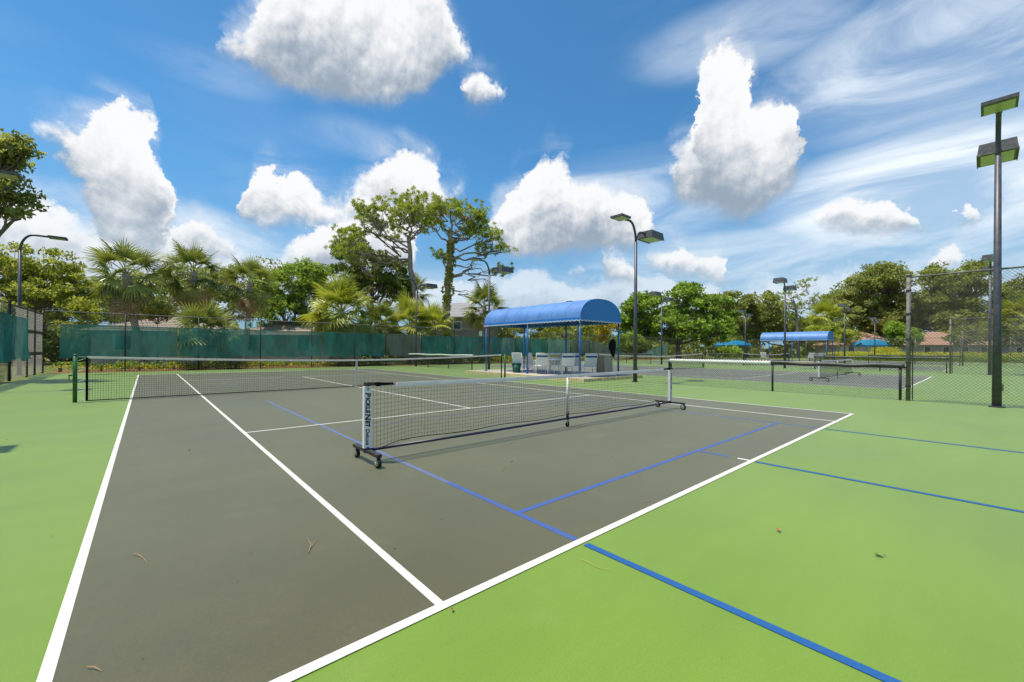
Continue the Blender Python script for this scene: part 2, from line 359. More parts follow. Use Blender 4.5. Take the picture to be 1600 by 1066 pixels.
# ------------------------------------------------------------------ setting: ground, court slabs, markings
def struct(name, mb, mt, parent=None):
    o = mb.build(name, mt, parent)
    if parent is None: o['kind'] = 'structure'
    return o
mb = MB(); n = 40
xs = [-900, -300, -120, -60, -30, -12, -4.2, 0, 15, 35, 55, 75, 98, 130, 200, 400, 1200]; ys = [-900, -300, -100, -40, -16, 0, 14, 27.4, 31, 36, 45, 60, 100, 200, 500, 1200]
mb.v = [(x, y, -.03 - (.02 * RNG.random())) for y in ys for x in xs]; nx = len(xs)
mb.f = [(j*nx+i, j*nx+i+1, (j+1)*nx+i+1, (j+1)*nx+i) for j in range(len(ys)-1) for i in range(nx-1)]
struct('ground', mb, GRASS)
slab = struct('court_pavement', MB().box(-3.3, 76.3, -16, 27.3, -.2, 0), GREEN)
struct('planting_bed', MB().sheet(-3.3, 75, 27.34, 31.5, -.018), MULCH)

def line(mb, x0, x1, y0, y1, z): mb.sheet(x0, x1, y0, y1, z)
def court(X, surf):
    g = MB().sheet(X, X + 10.97, 0, 23.77, .003).build('playing_surface', surf, slab)
    Z = .0058; w = .045
    L = lambda x0, x1, y0, y1: MB().box(X + x0, X + x1, y0, y1, .0035, Z).build('court_line', WHITE_LINE, slab)
    L(-.0, w, .035, 23.69); L(10.97 - w, 10.97, .035, 23.69); L(1.37, 1.37 + w, .035, 23.69); L(9.6 - w, 9.6, .035, 23.69)
    L(-.0, 10.97, -.018, .035); L(-.0, 10.97, 23.69, 23.77)
    for y in (5.485, 18.285): L(1.37 + w, 9.6 - w, y - w/2, y + w/2)
    L(5.485 - w/2, 5.485 + w/2, 5.485 + w/2, 18.285 - w/2)
    L(5.485 - w/2, 5.485 + w/2, .035, .16); L(5.485 - w/2, 5.485 + w/2, 23.57, 23.69)
court(0, GREY); court(19.2, GREY2); court(39.5, GREY2); court(59.8, GREY2)
# pickleball markings over the near half and the far half of the first court
def B(mt, x0, x1, y0, y1): MB().box(x0, x1, y0, y1, .0012, .0046).build('pickleball_line', mt, slab)
w = .05
for x in (2.44, 8.54):
    B(BLUE_LINE, x - w/2, x + w/2, -3.94, -.04); B(BLUE_MID, x - w/2, x + w/2, .045, 1.6); B(BLUE_WORN, x - w/2, x + w/2, 1.6, 5.42); B(BLUE_WORN, x - w/2, x + w/2, 5.55, 9.47)
    B(BLUE_FAINT, x - w/2, x + w/2, 14.3, 18.2); B(BLUE_FAINT, x - w/2, x + w/2, 18.37, 23.6)
B(BLUE_LINE, 5.485 - w/2, 5.485 + w/2, -3.94, -.03); B(BLUE_MID, 5.485 - w/2, 5.485 + w/2, .26, .605)
for y in (.63, 4.90, 18.9, 14.3): B(BLUE_MID if y < 1 else BLUE_FAINT, 2.465, 8.515, y - w/2, y + w/2)
B(BLUE_LINE, 2.465, 8.515, -3.94 - w/2, -3.94 + w/2)

# ------------------------------------------------------------------ nets
def net_strip(x0, x1, dx, dz, top, bottom, r, rows_dbl=0):
    """cord net in the xz plane: thin triangular cords; top(x), bottom(x) give its edges"""
    vs = []; fs = []
    def cord(a, b):
        d = Vector(b) - Vector(a); h = abs(d.z) > abs(d.x)
        n0 = len(vs)
        for p in (a, b):
            for k in range(3):
                ang = 2.0944 * k + .5
                if h: vs.append((p[0] + r * math.cos(ang), p[1] + r * math.sin(ang), p[2]))
                else: vs.append((p[0], p[1] + r * math.cos(ang), p[2] + r * math.sin(ang)))
        fs.extend([(n0, n0+1, n0+4, n0+3), (n0+1, n0+2, n0+5, n0+4), (n0+2, n0, n0+3, n0+5)])
    nx = int(round((x1 - x0) / dx)); wob = lambda x, z: .008 * math.sin(x * 2.1 + z * 3)
    for i in range(nx + 1):
        x = x0 + (x1 - x0) * i / nx
        cord((x, wob(x, 0), bottom(x)), (x, 0, top(x)))
    mid = (x0 + x1) / 2; nz = int(round((top(mid) - bottom(mid)) / dz)); seg = 14
    for j in range(nz):
        t = (j + .0) / nz
        P = []
        for i in range(seg + 1):
            x = x0 + (x1 - x0) * i / seg; P.append((x, wob(x, 0) * (1 - t), bottom(x) + (top(x) - bottom(x)) * t))
        for a, b in zip(P, P[1:]): cord(a, b)
    for j in range(rows_dbl):
        t = 1 - (j + .5) * dz / (top(mid) - bottom(mid)); P = []
        for i in range(seg + 1):
            x = x0 + (x1 - x0) * i / seg; P.append((x, .004, bottom(x) + (top(x) - bottom(x)) * t))
        for a, b in zip(P, P[1:]): cord(a, b)
    m_ = MB(); m_.v = vs; m_.f = fs; return m_
def tennis_net(X, label, detail=True):
    t = thing('tennis_net', label, 'tennis net', (X + 5.485, 11.885, 0), 0, 'nets across the tennis courts')
    h = 6.40; top = lambda x: .914 + .156 * (abs(x) / h) ** 1.6 - .01
    for s in (-1, 1):
        p = MB().tube([(s*h, 0, 0), (s*h, 0, 1.07)], .038, 14).tube([(s*h, 0, 1.07), (s*h, 0, 1.085), (s*h, 0, 1.10)], [.044, .044, .02], 14)
        if s < 0: p.tube([(s*h - .04, -.03, .62), (s*h - .10, -.03, .62)], .02, 8).cbox((s*h - .09, -.03, .57), (.015, .02, .13))
        p.build('post', GREENP if detail else BLACKM, t, True)
        MB().box(s*(h - .19) - .022, s*(h - .19) + .022, -.012, .012, .02, 1.02).build('side_binding', BLACKF, t)
        MB().tube([(s*h, 0, 1.045), (s*(h - .19), 0, 1.03)], .004, 5).build('cable', CHROME, t)
    if detail:
        for k in range(8):
            z = .1 + k * .12; MB().tube([(-h + .03, .01, z), (-h + .17, -.01, z + (.06 if k % 2 else -.05))], .004, 4).build('lacing_cord', TAPE, t)
    xs_ = [-h + .19 + (2*h - .38) * i / 24 for i in range(25)]
    tp = MB()
    for a, b in zip(xs_, xs_[1:]):
        for y in (-1, 1): tp.quad((a, y*.008, top(a) - .055), (b, y*.008, top(b) - .055), (b, y*.006, top(b)), (a, y*.006, top(a)))
        tp.quad((a, -.006, top(a)), (b, -.006, top(b)), (b, .006, top(b)), (a, .006, top(a)))
    tp.build('headband', TAPE, t)
    k = 1 if detail else 2.2
    net_strip(-h + .19, h - .19, .045 * k, .045 * k, lambda x: top(x) - .05, lambda x: .03, (.0026 if detail else .0018) * k, 6 if detail else 0).build('netting', NETC, t, kind='stuff')
    MB().tube([(x, 0, .03) for x in xs_], .012, 5).build('bottom_band', BLACKF, t)
    MB().box(-.026, .026, -.012, .012, .01, .905).build('centre_strap', TAPE, t)
    return t
tennis_net(0, 'long tennis net with green posts across the nearest grey court')
tennis_net(19.2, 'tennis net behind the blue shelter, its white band sagging in the middle', False)
tennis_net(39.5, 'far tennis net standing left of the second blue shelter posts', False)
tennis_net(59.8, 'most distant tennis net, seen through the second blue shelter', False)

def text_mesh(body, size, bold=.0, shear=0., extrude=.001):
    c = bpy.data.curves.new('lettering', 'FONT'); c.body = body; c.size = size; c.offset = bold; c.shear = shear; c.extrude = extrude; c.resolution_u = 3
    o = bpy.data.objects.new('tmp', c); COL.objects.link(o); bpy.context.view_layer.update()
    me = bpy.data.meshes.new_from_object(o.evaluated_get(bpy.context.evaluated_depsgraph_get()))
    bpy.data.objects.remove(o); bpy.data.curves.remove(c); return me
def letters(spans, parent, xc, y, ztop):
    """printed words running down a post: (word, size, bold) one after another"""
    z = ztop
    for body, size, bold, gap in spans:
        me = text_mesh(body, size, bold, .12); me.name = 'lettering'
        wd = max(v.co.x for v in me.vertices); ht = max(v.co.y for v in me.vertices)
        me.materials.clear(); me.materials.append(INK)
        # reads downwards, letters facing -y
        me.transform(Matrix(((0, 1, 0, xc - ht / 2), (0, 0, -1, y), (-1, 0, 0, z), (0, 0, 0, 1)))); 
        link('lettering', me, parent); z -= wd + gap
    return z
def pickle_net(loc, label, near=True):
    t = thing('portable_pickleball_net', label, 'pickleball net', loc, 0, 'portable pickleball nets on wheels')
    h = 3.35
    top = lambda x: .845 + .02 * (abs(x) / h) ** 2
    def bot(x): return .205 - .02 * math.sin(x * 2.3) ** 2 - (.07 * max(0, (abs(x) - 3.0) / .3))
    for s in (-1, 1):
        p = MB().tube([(s*h, 0, .15), (s*h, 0, .865)], .026, 12).build('post', WHITEP, t, True)
        # flat white sleeve laced round the post
        sl_ = MB().box(s*h - .041, s*h + .041, -.030, .022, .165, .845).build('post_sleeve', WHITEP, p)
        if near or s < 0:
            zz = letters([('P', .086, .003, .001), ('ICKLE', .066, .003, .002), ('N', .086, .003, .001), ('ET', .066, .003, .014), ('Deluxe', .060, .001, 0)], p, s*h, -.032, .775)
            bm = MB()
            bm.wheel((s*h, -.0315, .812), .018, .003, (0, 1, 0), 12); bm.build('ball_emblem', mat('grey_print', (.33, .38, .46), .6), p)
        cap = MB().tube([(s*h, 0, .845), (s*h, 0, .885)], .036, 12).cbox((s*(h - .02), -.03, .866), (.09, .045, .028)).build('post_cap', BLACKM, t)
        st = MB().quad((s*h, -.04, .855), (s*(h - .30), -.02, .845), (s*(h - .30), -.02, .872), (s*h, -.04, .888)).cbox((s*(h - .11), -.042, .862), (.05, .02, .045)).cbox((s*(h - .2), -.033, .860), (.18, .008, .026)).build('tension_strap', BLACKF, t)
        bmx = MB().box(s*h - .028, s*h + .028, -.335, .335, .118, .150)
        fb = bmx.build('foot_beam', BLACKM, t)
        for q in (-1, 1):
            y = q * .29; x = s*h
            ca = MB().tube([(x, y, .118), (x, y, .108)], .024, 10).box(x - .027, x - .021, y - .03, y + .022, .035, .112).box(x + .021, x + .027, y - .03, y + .022, .035, .112).tube([(x - .03, y - .012, .058), (x + .03, y - .012, .058)], .008, 8).build('caster', CHROME, fb)
            MB().wheel((x, y - .012, .058), .058, .034, (1, 0, 0), 18).build('wheel', RUBBER, fb, True)
            MB().wheel((x, y - .012, .058), .036, .038, (1, 0, 0), 14).build('hub', CHROME, fb, True)
        MB().tube([(s*h, 0, .11), (s*h, 0, .175)], .034, 10).build('post_socket', NAVY, t)
    MB().tube([(-h, 0, .135), (-1.6, 0, .128), (0, 0, .135), (1.6, 0, .128), (h, 0, .135)], .017, 10).build('base_bar', NAVY, t, True)
    c = MB().tube([(0, 0, .24), (0, 0, .83)], .017, 10).build('centre_post', WHITEP, t, True)
    MB().tube([(0, 0, .11), (0, 0, .25)], .023, 10).build('centre_socket', BLACKM, t, True)
    MB().wheel((0, 0, .04), .04, .028, (0, 1, 0), 14).build('centre_wheel', RUBBER, t)
    MB().box(-.022, -.017, -.02, .02, .035, .115).box(.017, .022, -.02, .02, .035, .115).build('centre_wheel_fork', CHROME, t)
    xs_ = [-3.02 + 6.04 * i / 30 for i in range(31)]
    tp = MB()
    for a, b in zip(xs_, xs_[1:]):
        for y in (-1, 1): tp.quad((a, -.026 + y*.007, top(a) - .04), (b, -.026 + y*.007, top(b) - .04), (b, -.026 + y*.004, top(b) + .012), (a, -.026 + y*.004, top(a) + .012))
        tp.quad((a, -.03, top(a) + .012), (b, -.03, top(b) + .012), (b, -.022, top(b) + .012), (a, -.022, top(a) + .012))
    tp.build('headband', VINYL, t)
    k = 1 if near else 2
    nm = net_strip(-h + .06, h - .06, .043 * k, .043 * k, lambda x: top(x) - .02, bot, .00155 * k)
    nm.v = [(a, b - .026, c_) for a, b, c_ in nm.v]; nm.build('netting', NETC, t, kind='stuff')
    MB().tube([(x * (h - .06) / 40, -.026, bot(x * (h - .06) / 40)) for x in range(-40, 41)], .005, 5).build('bottom_cord', NETC, t)
    return t
pickle_net((5.485, 2.77, 0), 'large portable pickleball net on black wheels, lettered white post, in the foreground')
pickle_net((24.9, 2.85, 0), 'smaller portable net on the second court, seen behind the black topped low fence', False)

# ------------------------------------------------------------------ fences
def wire(A, B, z0, z1, pitch, r):
    """chain link: two crossing families of thin wires in the vertical plane over A-B"""
    A = Vector((*A, 0)); B = Vector((*B, 0)); L = (B - A).length; d = (B - A) / L; nrm = Vector((-d.y, d.x, 0))
    vs = []; fs = []; H = z1 - z0
    def seg(s0, a0, s1, a1, off):
        n0 = len(vs); t = Vector((s1 - s0, a1 - a0)).normalized()
        for s_, a_ in ((s0, a0), (s1, a1)):
            c = A + d * s_ + Vector((0, 0, z0 + a_)) + nrm * off
            side = d * (-t.y) + Vector((0, 0, t.x))
            vs.extend([c + side * r, c - side * r * .5 + nrm * r * .87, c - side * r * .5 - nrm * r * .87])
        fs.extend([(n0, n0+1, n0+4, n0+3), (n0+1, n0+2, n0+5, n0+4), (n0+2, n0, n0+3, n0+5)])
    k = -H
    while k < L:
        s0, a0, s1, a1 = k, 0., k + H, H
        if s0 < 0: a0 = -s0; s0 = 0.
        if s1 > L: a1 = H - (s1 - L); s1 = L
        if s1 - s0 > .01:
            seg(s0, a0, s1, a1, r); seg(L - s0, a0, L - s1, a1, -r)
        k += pitch
    m_ = MB(); m_.v = [tuple(v) for v in vs]; m_.f = fs; return m_
def screen_panel(A, B, z0, z1, sag=.0, seed=0, drop=None):
    A = Vector((*A, 0)); B = Vector((*B, 0)); L = (B - A).length; d = (B - A) / L; nrm = Vector((-d.y, d.x, 0)); rr = random.Random(seed)
    nx = max(6, int(L * 9)); nz = 8; m_ = MB(); ph = rr.random() * 6
    for j in range(nz + 1):
        for i in range(nx + 1):
            s_ = L * i / nx; t = j / nz
            top = z1 - sag * (.35 + .65 * abs(math.sin(s_ * 1.7 + ph))) * (.5 + .5 * math.sin(s_ * 5 + ph)); bt = z0 + .05 * math.sin(s_ * 2.2 + ph) + .03 * math.sin(s_ * 7)
            if drop: top = bt + .1 + (top - bt - .1) * max(0., min(1., drop(i / nx)))
            o_ = .05 * math.sin(s_ * 3.1 + t * 2 + ph) + .03 * math.sin(s_ * 9 + t * 3 + ph) + .018 * math.sin(s_ * 17 - t * 5) + rr.uniform(-.006, .006)
            p = A + d * s_ + nrm * (o_ + .035); m_.v.append((p.x, p.y, bt + (top - bt) * t))
    w_ = nx + 1
    m_.f = [(j*w_+i, j*w_+i+1, (j+1)*w_+i+1, (j+1)*w_+i) for j in range(nz) for i in range(nx)]
    return m_
def fence(name, label, A, B, h, posts, pmat, rmat, wmat, pitch, r, group=None, low=False, rails=(), prad=.03, z0=.04, cat='fence'):
    t = thing(name, label, cat, (0, 0, 0), 0, group)
    A2 = Vector((*A, 0)); B2 = Vector((*B, 0)); d = (B2 - A2).normalized()
    for s_ in posts:
        p = A2 + d * s_; q = MB().tube([p, p + UP * (h + .02)], prad, 10)
        if not low: q.tube([p + UP * (h + .02), p + UP * (h + .05), p + UP * (h + .08)], [prad * 1.25, prad * 1.25, prad * .5], 10)
        q.build('post', pmat, t, True)
    for z in (h - .01,) + tuple(rails): MB().tube([A2 + UP * z, B2 + UP * z], .022, 8).build('rail', rmat, t, True)
    if wmat: wire(A, B, z0, h - .03, pitch, r).build('wire_mesh', wmat, t, kind='stuff')
    return t
WIRE_D = mat('dark_fence_wire', (.045, .05, .048), .6, .3, vary=.3, scale=20)
WIRE_G = mat('grey_fence_wire', (.16, .165, .16), .55, .5, vary=.3, scale=20)
# back fence with windscreens
YB = 28.2
bf = fence('chain_link_fence', 'long back fence behind the courts, chain link over teal windscreen panels', (-3.45, YB), (75.9, YB), 3.02, [0, 2.9, 6.0, 9.1, 12.1, 15.0, 17.35, 20.4, 23.5, 26.5, 29.5, 32.5, 35.5, 38.6, 42, 46, 50, 54, 57.5, 61, 64, 68, 72, 76, 79.3], BLACKM, RUSTY, WIRE_D, .14, .0045)
MB().tube([(-3.45, YB - .03, 2.36), (13.9, YB - .03, 2.36)], .015, 6).build('rail', RUSTY, bf)
scr = [(-2.9, 1.6, SCREEN, 0), (1.65, 5.0, SCREEN, .02), (5.05, 9.3, SCREEN, .03), (9.35, 13.8, SCREEN, .02), (13.95, 16.85, SCREEN_G, 0), (16.95, 22.6, SCREEN, .10), (22.7, 25.2, SCREEN, .02), (25.3, 27.0, SCREEN_L, .05), (27.1, 31.4, SCREEN, .08), (31.5, 35.2, SCREEN_L, .10), (35.3, 39.0, SCREEN_G, .05)]
for i, (a, b, m_, sg) in enumerate(scr): screen_panel((a, YB - .06), (b, YB - .06), .72, 2.40, sg, i).build('windscreen', m_, bf, True)
screen_panel((39.1, YB - .06), (46.5, YB - .06), .55, 2.40, .05, 21, lambda t: 1 - t * 1.02).build('windscreen', SCREEN_G, bf, True)
screen_panel((48.5, YB - .06), (56.3, YB - .06), .5, 2.30, .05, 22, lambda t: t * 1.05).build('windscreen', SCREEN_L, bf, True)
# left fence
XL = -3.45
lf = fence('chain_link_fence', 'left side fence hung with teal windscreen, gate bay at its far end', (XL, 28.1), (XL, -9), 2.85, [.0, 1.9, 3.5, 6.4, 9.4, 12.4, 15.4, 18.4, 21.4, 24.4, 27.4, 30.4, 33.4, 36.4], BLACKM, RUSTY, WIRE_G, .14, .004, prad=.04)
for z in (1.95, 1.0): MB().tube([(XL, 28.1, z), (XL, 24.6, z)], .033, 8).build('gate_rail', BLACKM, lf)
for i, (a, b) in enumerate([(24.5, 21.8), (21.7, 18.8), (18.7, 15.8), (15.7, 9.8), (9.7, 3.8), (3.7, -2), (-2.1, -8.8)]):
    screen_panel((XL + .06, a), (XL + .06, b), .74, 2.42, .03, 40 + i).build('windscreen', SCREEN, lf, True)
# dividing fences between the courts: low by the benches, tall at the back of the court
GRPF = 'tall dividing fences between courts'
def corrugated(A, B, z, r, ridge, n, mt, par, sag=0.):
    P = []; Rr = []
    for i in range(n * 2 + 1):
        t = i / (n * 2); P.append(Vector((A[0] + (B[0] - A[0]) * t, A[1] + (B[1] - A[1]) * t, z - sag * math.sin(math.pi * t) + (.012 * math.sin(t * 17) if sag else 0)))); Rr.append(r * (1 + (ridge if i % 2 else -ridge)))
    return MB().tube(P, Rr, 12).build('rail_cover', mt, par, sag > 0)
COVER_B = mat('black_foam_rail_cover', (.035, .036, .042), .5, vary=.3, scale=6)
COVER_W = mat('white_corrugated_pipe', (.74, .74, .70), .55, vary=.08, scale=10)
COVER_P = mat('pale_green_rail_cover', (.42, .50, .45), .6, vary=.1, scale=8)
for k, X in enumerate((15.0, 35.3, 55.6)):
    near = k == 0; pt = (.072, .14, .2)[k]; wr = (.0032, .006, .008)[k]
    a = ('low fence nearest the foreground, white ribbed and black covers on its top rail', 'second low fence with a dark top rail beyond the smaller portable net', 'farthest low fence with a dark top rail in front of the hedge')[k]
    f = fence('low_chain_link_fence', a, (X, 6.05), (X, -.42), .86, [0, 3.42, 6.35], BLACKM, BLACKM, WIRE_D, pt, wr, 'low dividing fences', True)
    if near:
        corrugated((X, 6.12), (X, 2.68), .885, .056, .34, 40, COVER_W, f); corrugated((X, 2.66), (X, -.38), .90, .055, .02, 30, COVER_B, f, .022)
        MB().box(X - .012, X + .012, 5.95, 6.08, .35, .80).build('end_pad', BLACKM, f)
    else: corrugated((X, 6.1), (X, -.38), .885, .055, .02, 30, COVER_B, f, .01)
    b = ('tall grey chain link fence nearest at right, one end post beside the black rail cover', 'second tall chain link fence on the right, seen through the nearest one', 'third and most distant tall chain link fence before the hedge on the right')[k]
    g = fence('tall_chain_link_fence', b, (X, -.45), (X, -13.5), 3.18, [0, 6.1, 9.2, 12.4], RUSTY, RUSTY, WIRE_G, pt, wr, GRPF, prad=.046)
    MB().tube([(X, -.53, .03), (X, -.53, 1.5)], .012, 6).build('tension_bar', BLACKM, g)
    for z in (.35, .95, 1.55, 2.2, 2.8): MB().tube([(X, -.45, z), (X, -.45, z + .05)], .054, 10).build('clamp', BLACKM, g)
    c = ('low fence with a pale cover on its rail, left of the near blue shelter', 'low fence past the near shelter, behind its chairs', 'distant low fence left of the second shelter')[k]
    f2 = fence('low_chain_link_fence', c, (X, 18.6), (X, 26.6), .86, [0, 2.6, 5.2, 8.0], BLACKM, BLACKM, WIRE_D, .14, .004, 'low dividing fences', True)
    corrugated((X, 18.5), (X, 26.6), .885, .05, .02, 20, COVER_P if near else COVER_B, f2, .01)
fence('chain_link_fence', 'far end fence running in front of the bright hedge and salmon roofs', (75.9, 28.2), (75.9, -14), 3.05, [0, 4, 8, 12, 16, 20, 24, 28, 32, 36, 40], RUSTY, RUSTY, WIRE_G, .3, .008)
# court number signs on the back fence
def sign(x, num, label):
    t = thing('court_number_sign', label, 'sign', (x, YB - .09, 2.46), 0, 'signs on the back fence')
    MB().box(-.17, .17, -.008, .008, 0, .44).build('panel', mat('white_sign_panel', (.62, .74, .70), .5), t)
    if num:
        me = text_mesh(num, .42, .012); me.materials.clear(); me.materials.append(mat('green_sign_ink', (.02, .19, .12), .5))
        cx_ = (min(v.co.x for v in me.vertices) + max(v.co.x for v in me.vertices)) / 2
        me.transform(Matrix(((1, 0, 0, -cx_), (0, 0, -1, -.010), (0, 1, 0, .08), (0, 0, 0, 1)))); link('numeral', me, t)
sign(5.05, '4', 'white court sign with a green number 4 on the back fence'); sign(22.8, None, 'small pale sign on the back fence left of the blue shelter post')

# ------------------------------------------------------------------ floodlights
def flat_head(t, x, z, s, tilt):
    hd = MB().cbox((x, 0, z), (.60, .52, .075), 0).build('lamp_head', HOUSING, t); hd.rotation_euler = (0, 0, 0)
    MB().cbox((x - s * .02, 0, z - .042), (.48, .44, .012)).build('lens', LENS, hd)
    MB().cbox((x - s * .34, 0, z), (.12, .10, .07)).build('bracket', HOUSING, hd)
def box_head(t, x, z, s):
    m_ = MB(); hx, hy, hz = .47, .33, .14
    m_.add([(x-hx,-hy,z-hz),(x+hx,-hy,z-hz),(x+hx,hy,z-hz),(x-hx,hy,z-hz),(x-hx*.93,-hy*.9,z+hz),(x+hx*.93,-hy*.9,z+hz),(x+hx*.93,hy*.9,z+hz),(x-hx*.93,hy*.9,z+hz)],
           [(0,3,2,1),(4,5,6,7),(0,1,5,4),(1,2,6,5),(2,3,7,6),(3,0,4,7)])
    hd = m_.build('lamp_head', HOUSING, t)
    MB().box(x-hx*.86, x+hx*.86, -hy*.82, hy*.82, z-hz-.012, z-hz-.002).build('lens', LENS, hd)
    MB().box(x-hx*1.0, x+hx*1.0, -hy*1.02, -hy*.98, z-hz-.03, z-hz+.03).box(x-hx*1.0, x+hx*1.0, hy*.98, hy*1.02, z-hz-.03, z-hz+.03).build('trim', HOUSING, hd)
GRPL = 'floodlight poles round the courts'
def arm(t, s, zj, zt, reach):
    P = [(0, 0, zj)]
    for k in range(9):
        a = math.pi / 2 * k / 8; P.append((s * .42 * (1 - math.cos(a)), 0, zj + (zt - zj) * math.sin(a)))
    P.append((s * reach, 0, zt)); MB().tube(P, [.052] * 2 + [.046] * 8 + [.040], 10).build('arm', SLATE, t, True)
def lamp(loc, label, left, right, H=5.55, plinth=True):
    t = thing('floodlight_pole', label, 'floodlight', loc, 0, GRPL)
    MB().tube([(0,0,0), (0,0,2), (0,0,H)], [.078, .068, .054], 14).build('pole', SLATE, t, True)
    MB().tube([(0,0,0), (0,0,.03)], .13, 14).build('base_plate', SLATE, t)
    MB().cbox((0, -.09, .45), (.09, .02, .16)).build('access_cover', SLATE, t)
    if left:
        arm(t, -1, H - .05, H + .75, .72)
        (flat_head if left == 'flat' else box_head)(t, *((-1.05, H + .75, -1, 0) if left == 'flat' else (-1.15, H + .75, -1)))
    if right:
        z = H + (.45 if right == 'box' else .75); arm(t, 1, H - .05, z, .66 if right == 'box' else .8)
        (flat_head if right == 'flat' else box_head)(t, *((1.15, z, 1, 0) if right == 'flat' else (1.12, z - .02, 1)))
    return t
lamp((14.9, -1.93, 0), 'tallest looking floodlight pole at the right edge, two lamp heads above', 'flat', 'box', 5.75)
lamp((14.85, 7.4, 0), 'floodlight pole with two curved arms standing right of the blue shelter', 'flat', 'box')
lamp((15.1, 17.1, 0), 'floodlight pole behind the left end of the blue shelter, beside the pines', 'flat', 'box')
lamp((15.1, 25.7, 0), 'floodlight pole near the back fence, left of the pale topped low fence', 'flat', 'box')
lamp((-3.95, 26.6, 0), 'floodlight pole behind the left windscreen fence with one long arm', None, 'flat')
lamp((-3.95, 17.2, 0), 'floodlight whose lamp head reaches in over the left edge', None, 'flat')
lamp((-3.95, 7.5, 0), 'floodlight outside the left edge that casts the shadow on the green', None, 'flat')
lamp((35.4, -1.95, 0), 'second floodlight at far right, just left behind the nearest right pole', 'box', 'box')
lamp((35.4, 7.9, 0), 'floodlight rising in front of the second, more distant blue shelter', 'box', 'box')
lamp((35.4, 17.6, 0), 'floodlight in front of the large round green tree', 'box', 'box')
lamp((35.4, 27.4, 0), 'floodlight whose head shows just above the near shelter roof', 'box', 'box')
lamp((55.7, 8.0, 0), 'distant floodlight with two square heads before the spreading oak', 'box', 'box', 5.3)
lamp((55.7, 17.7, 0), 'distant floodlight above the left turquoise canopy', 'box', 'box', 5.3)
lamp((75.6, 8.2, 0), 'most distant floodlight, above the right turquoise canopy', 'box', 'box', 5.0)

# ------------------------------------------------------------------ shelters and what stands under them
def shelter(loc, label):
    t = thing('canvas_shelter', label, 'shelter', loc, 0, 'blue barrel roofed shelters')
    W_, D, E, A_ = 1.38, 3.22, 2.55, .88                # half width, half length, eave, rise
    sl_ = MB().box(-2.1, 2.0, -D - .75, D + .7, 0, .12).build('floor_slab', CONC, t)
    for (a, b, c, d) in ((-2.16, -2.1, -D - .81, D + .76), (2.0, 2.06, -D - .81, D + .76), (-2.1, 2.0, -D - .81, -D - .75), (-2.1, 2.0, D + .7, D + .76)):
        MB().box(a, b, c, d, 0, .128).build('kerb', CURB_Y, sl_)
    for x in (-W_, W_):
        for y in (-D + .03, 0, D - .03):
            MB().tube([(x, y, .12), (x, y, E)], .042, 12).build('post', BLUEP, t, True)
            MB().cbox((x, y, .128), (.16, .16, .016)).build('post_foot', BLUEP, t)
    N_ = 20; prof = []
    for i in range(N_ + 1):
        a = math.pi * i / N_; prof.append((-(W_ + .08) * math.copysign(abs(math.cos(a)) ** .85, math.cos(a)), E + .06 + A_ * math.sin(a) ** .9))
    rf = MB(); NY = 8
    for j in range(NY + 1):
        y = -D - .05 + (2 * D + .1) * j / NY; sagz = .03 * math.sin(math.pi * (j % 2.0) / 2.) if 0 < j < NY else 0
        for x, z in prof: rf.v.append((x, y, z - (.018 if j % 2 else 0)))
    k = N_ + 1
    rf.f = [(j*k+i, (j+1)*k+i, (j+1)*k+i+1, j*k+i+1) for j in range(NY) for i in range(N_)]
    r_ = rf.build('roof', CANVAS_SHEEN, t, True)
    for s in (-1, 1):
        y = s * (D + .055); g = MB(); g.v = [(x, y, z) for x, z in prof]; g.f = [tuple(range(k)) if s < 0 else tuple(range(k - 1, -1, -1))]
        g.build('gable', CANVAS, t)
    for y in (-D * .75, -D * .5, -D * .25, 0, D * .25, D * .5, D * .75): MB().tube([(x * 1.004, y, z + .004) for x, z in prof], .0045, 5, False).build('roof_seam', CANVAS_SHEEN, r_)
    # scalloped valance with a white hem
    def val(P0_, P1_, n):
        c = MB(); e = MB(); P0_ = Vector(P0_); P1_ = Vector(P1_); nr = (P1_ - P0_).cross(UP).normalized() * .003
        for i in range(n):
            for q in range(5):
                a = P0_ + (P1_ - P0_) * ((i + q / 5) / n); b = P0_ + (P1_ - P0_) * ((i + (q + 1) / 5) / n)
                da = .10 + .055 * math.sin(math.pi * q / 5); db = .10 + .055 * math.sin(math.pi * (q + 1) / 5)
                c.quad(a, b, b - UP * db, a - UP * da)
                e.quad(a - UP * (da - .028) + nr, b - UP * (db - .028) + nr, b - UP * (db + .006) + nr, a - UP * (da + .006) + nr)
        v_ = c.build('valance', CANVAS, t); e.build('hem', mat('white_hem', (.75, .77, .80), .7), v_)
    x_, y_, z_ = W_ + .09, D + .065, E + .07
    val((-x_, y_, z_), (-x_, -y_, z_), 30); val((-x_, -y_, z_), (x_, -y_, z_), 13); val((x_, -y_, z_), (x_, y_, z_), 30); val((x_, y_, z_), (-x_, y_, z_), 13)
    for y in (-D, -D / 2, 0, D / 2, D): MB().tube([(x * .97, y, z - .05) for x, z in prof], .02, 6).build('roof_hoop', BLUEP, t)
    for x in (-W_, W_): MB().tube([(x, -D, E), (x, D, E)], .03, 8).build('eave_rail', BLUEP, t)
    for y in (-D + .03, D - .03): MB().tube([(-W_, y, E), (W_, y, E)], .03, 8).build('eave_rail', BLUEP, t)
    return t
shelter((15.27, 12.6, 0), 'blue barrel roofed canvas shelter with white chairs beside the nearest court')
shelter((56.9, 12.7, 0), 'second, distant blue barrel roofed canvas shelter among the farther courts')

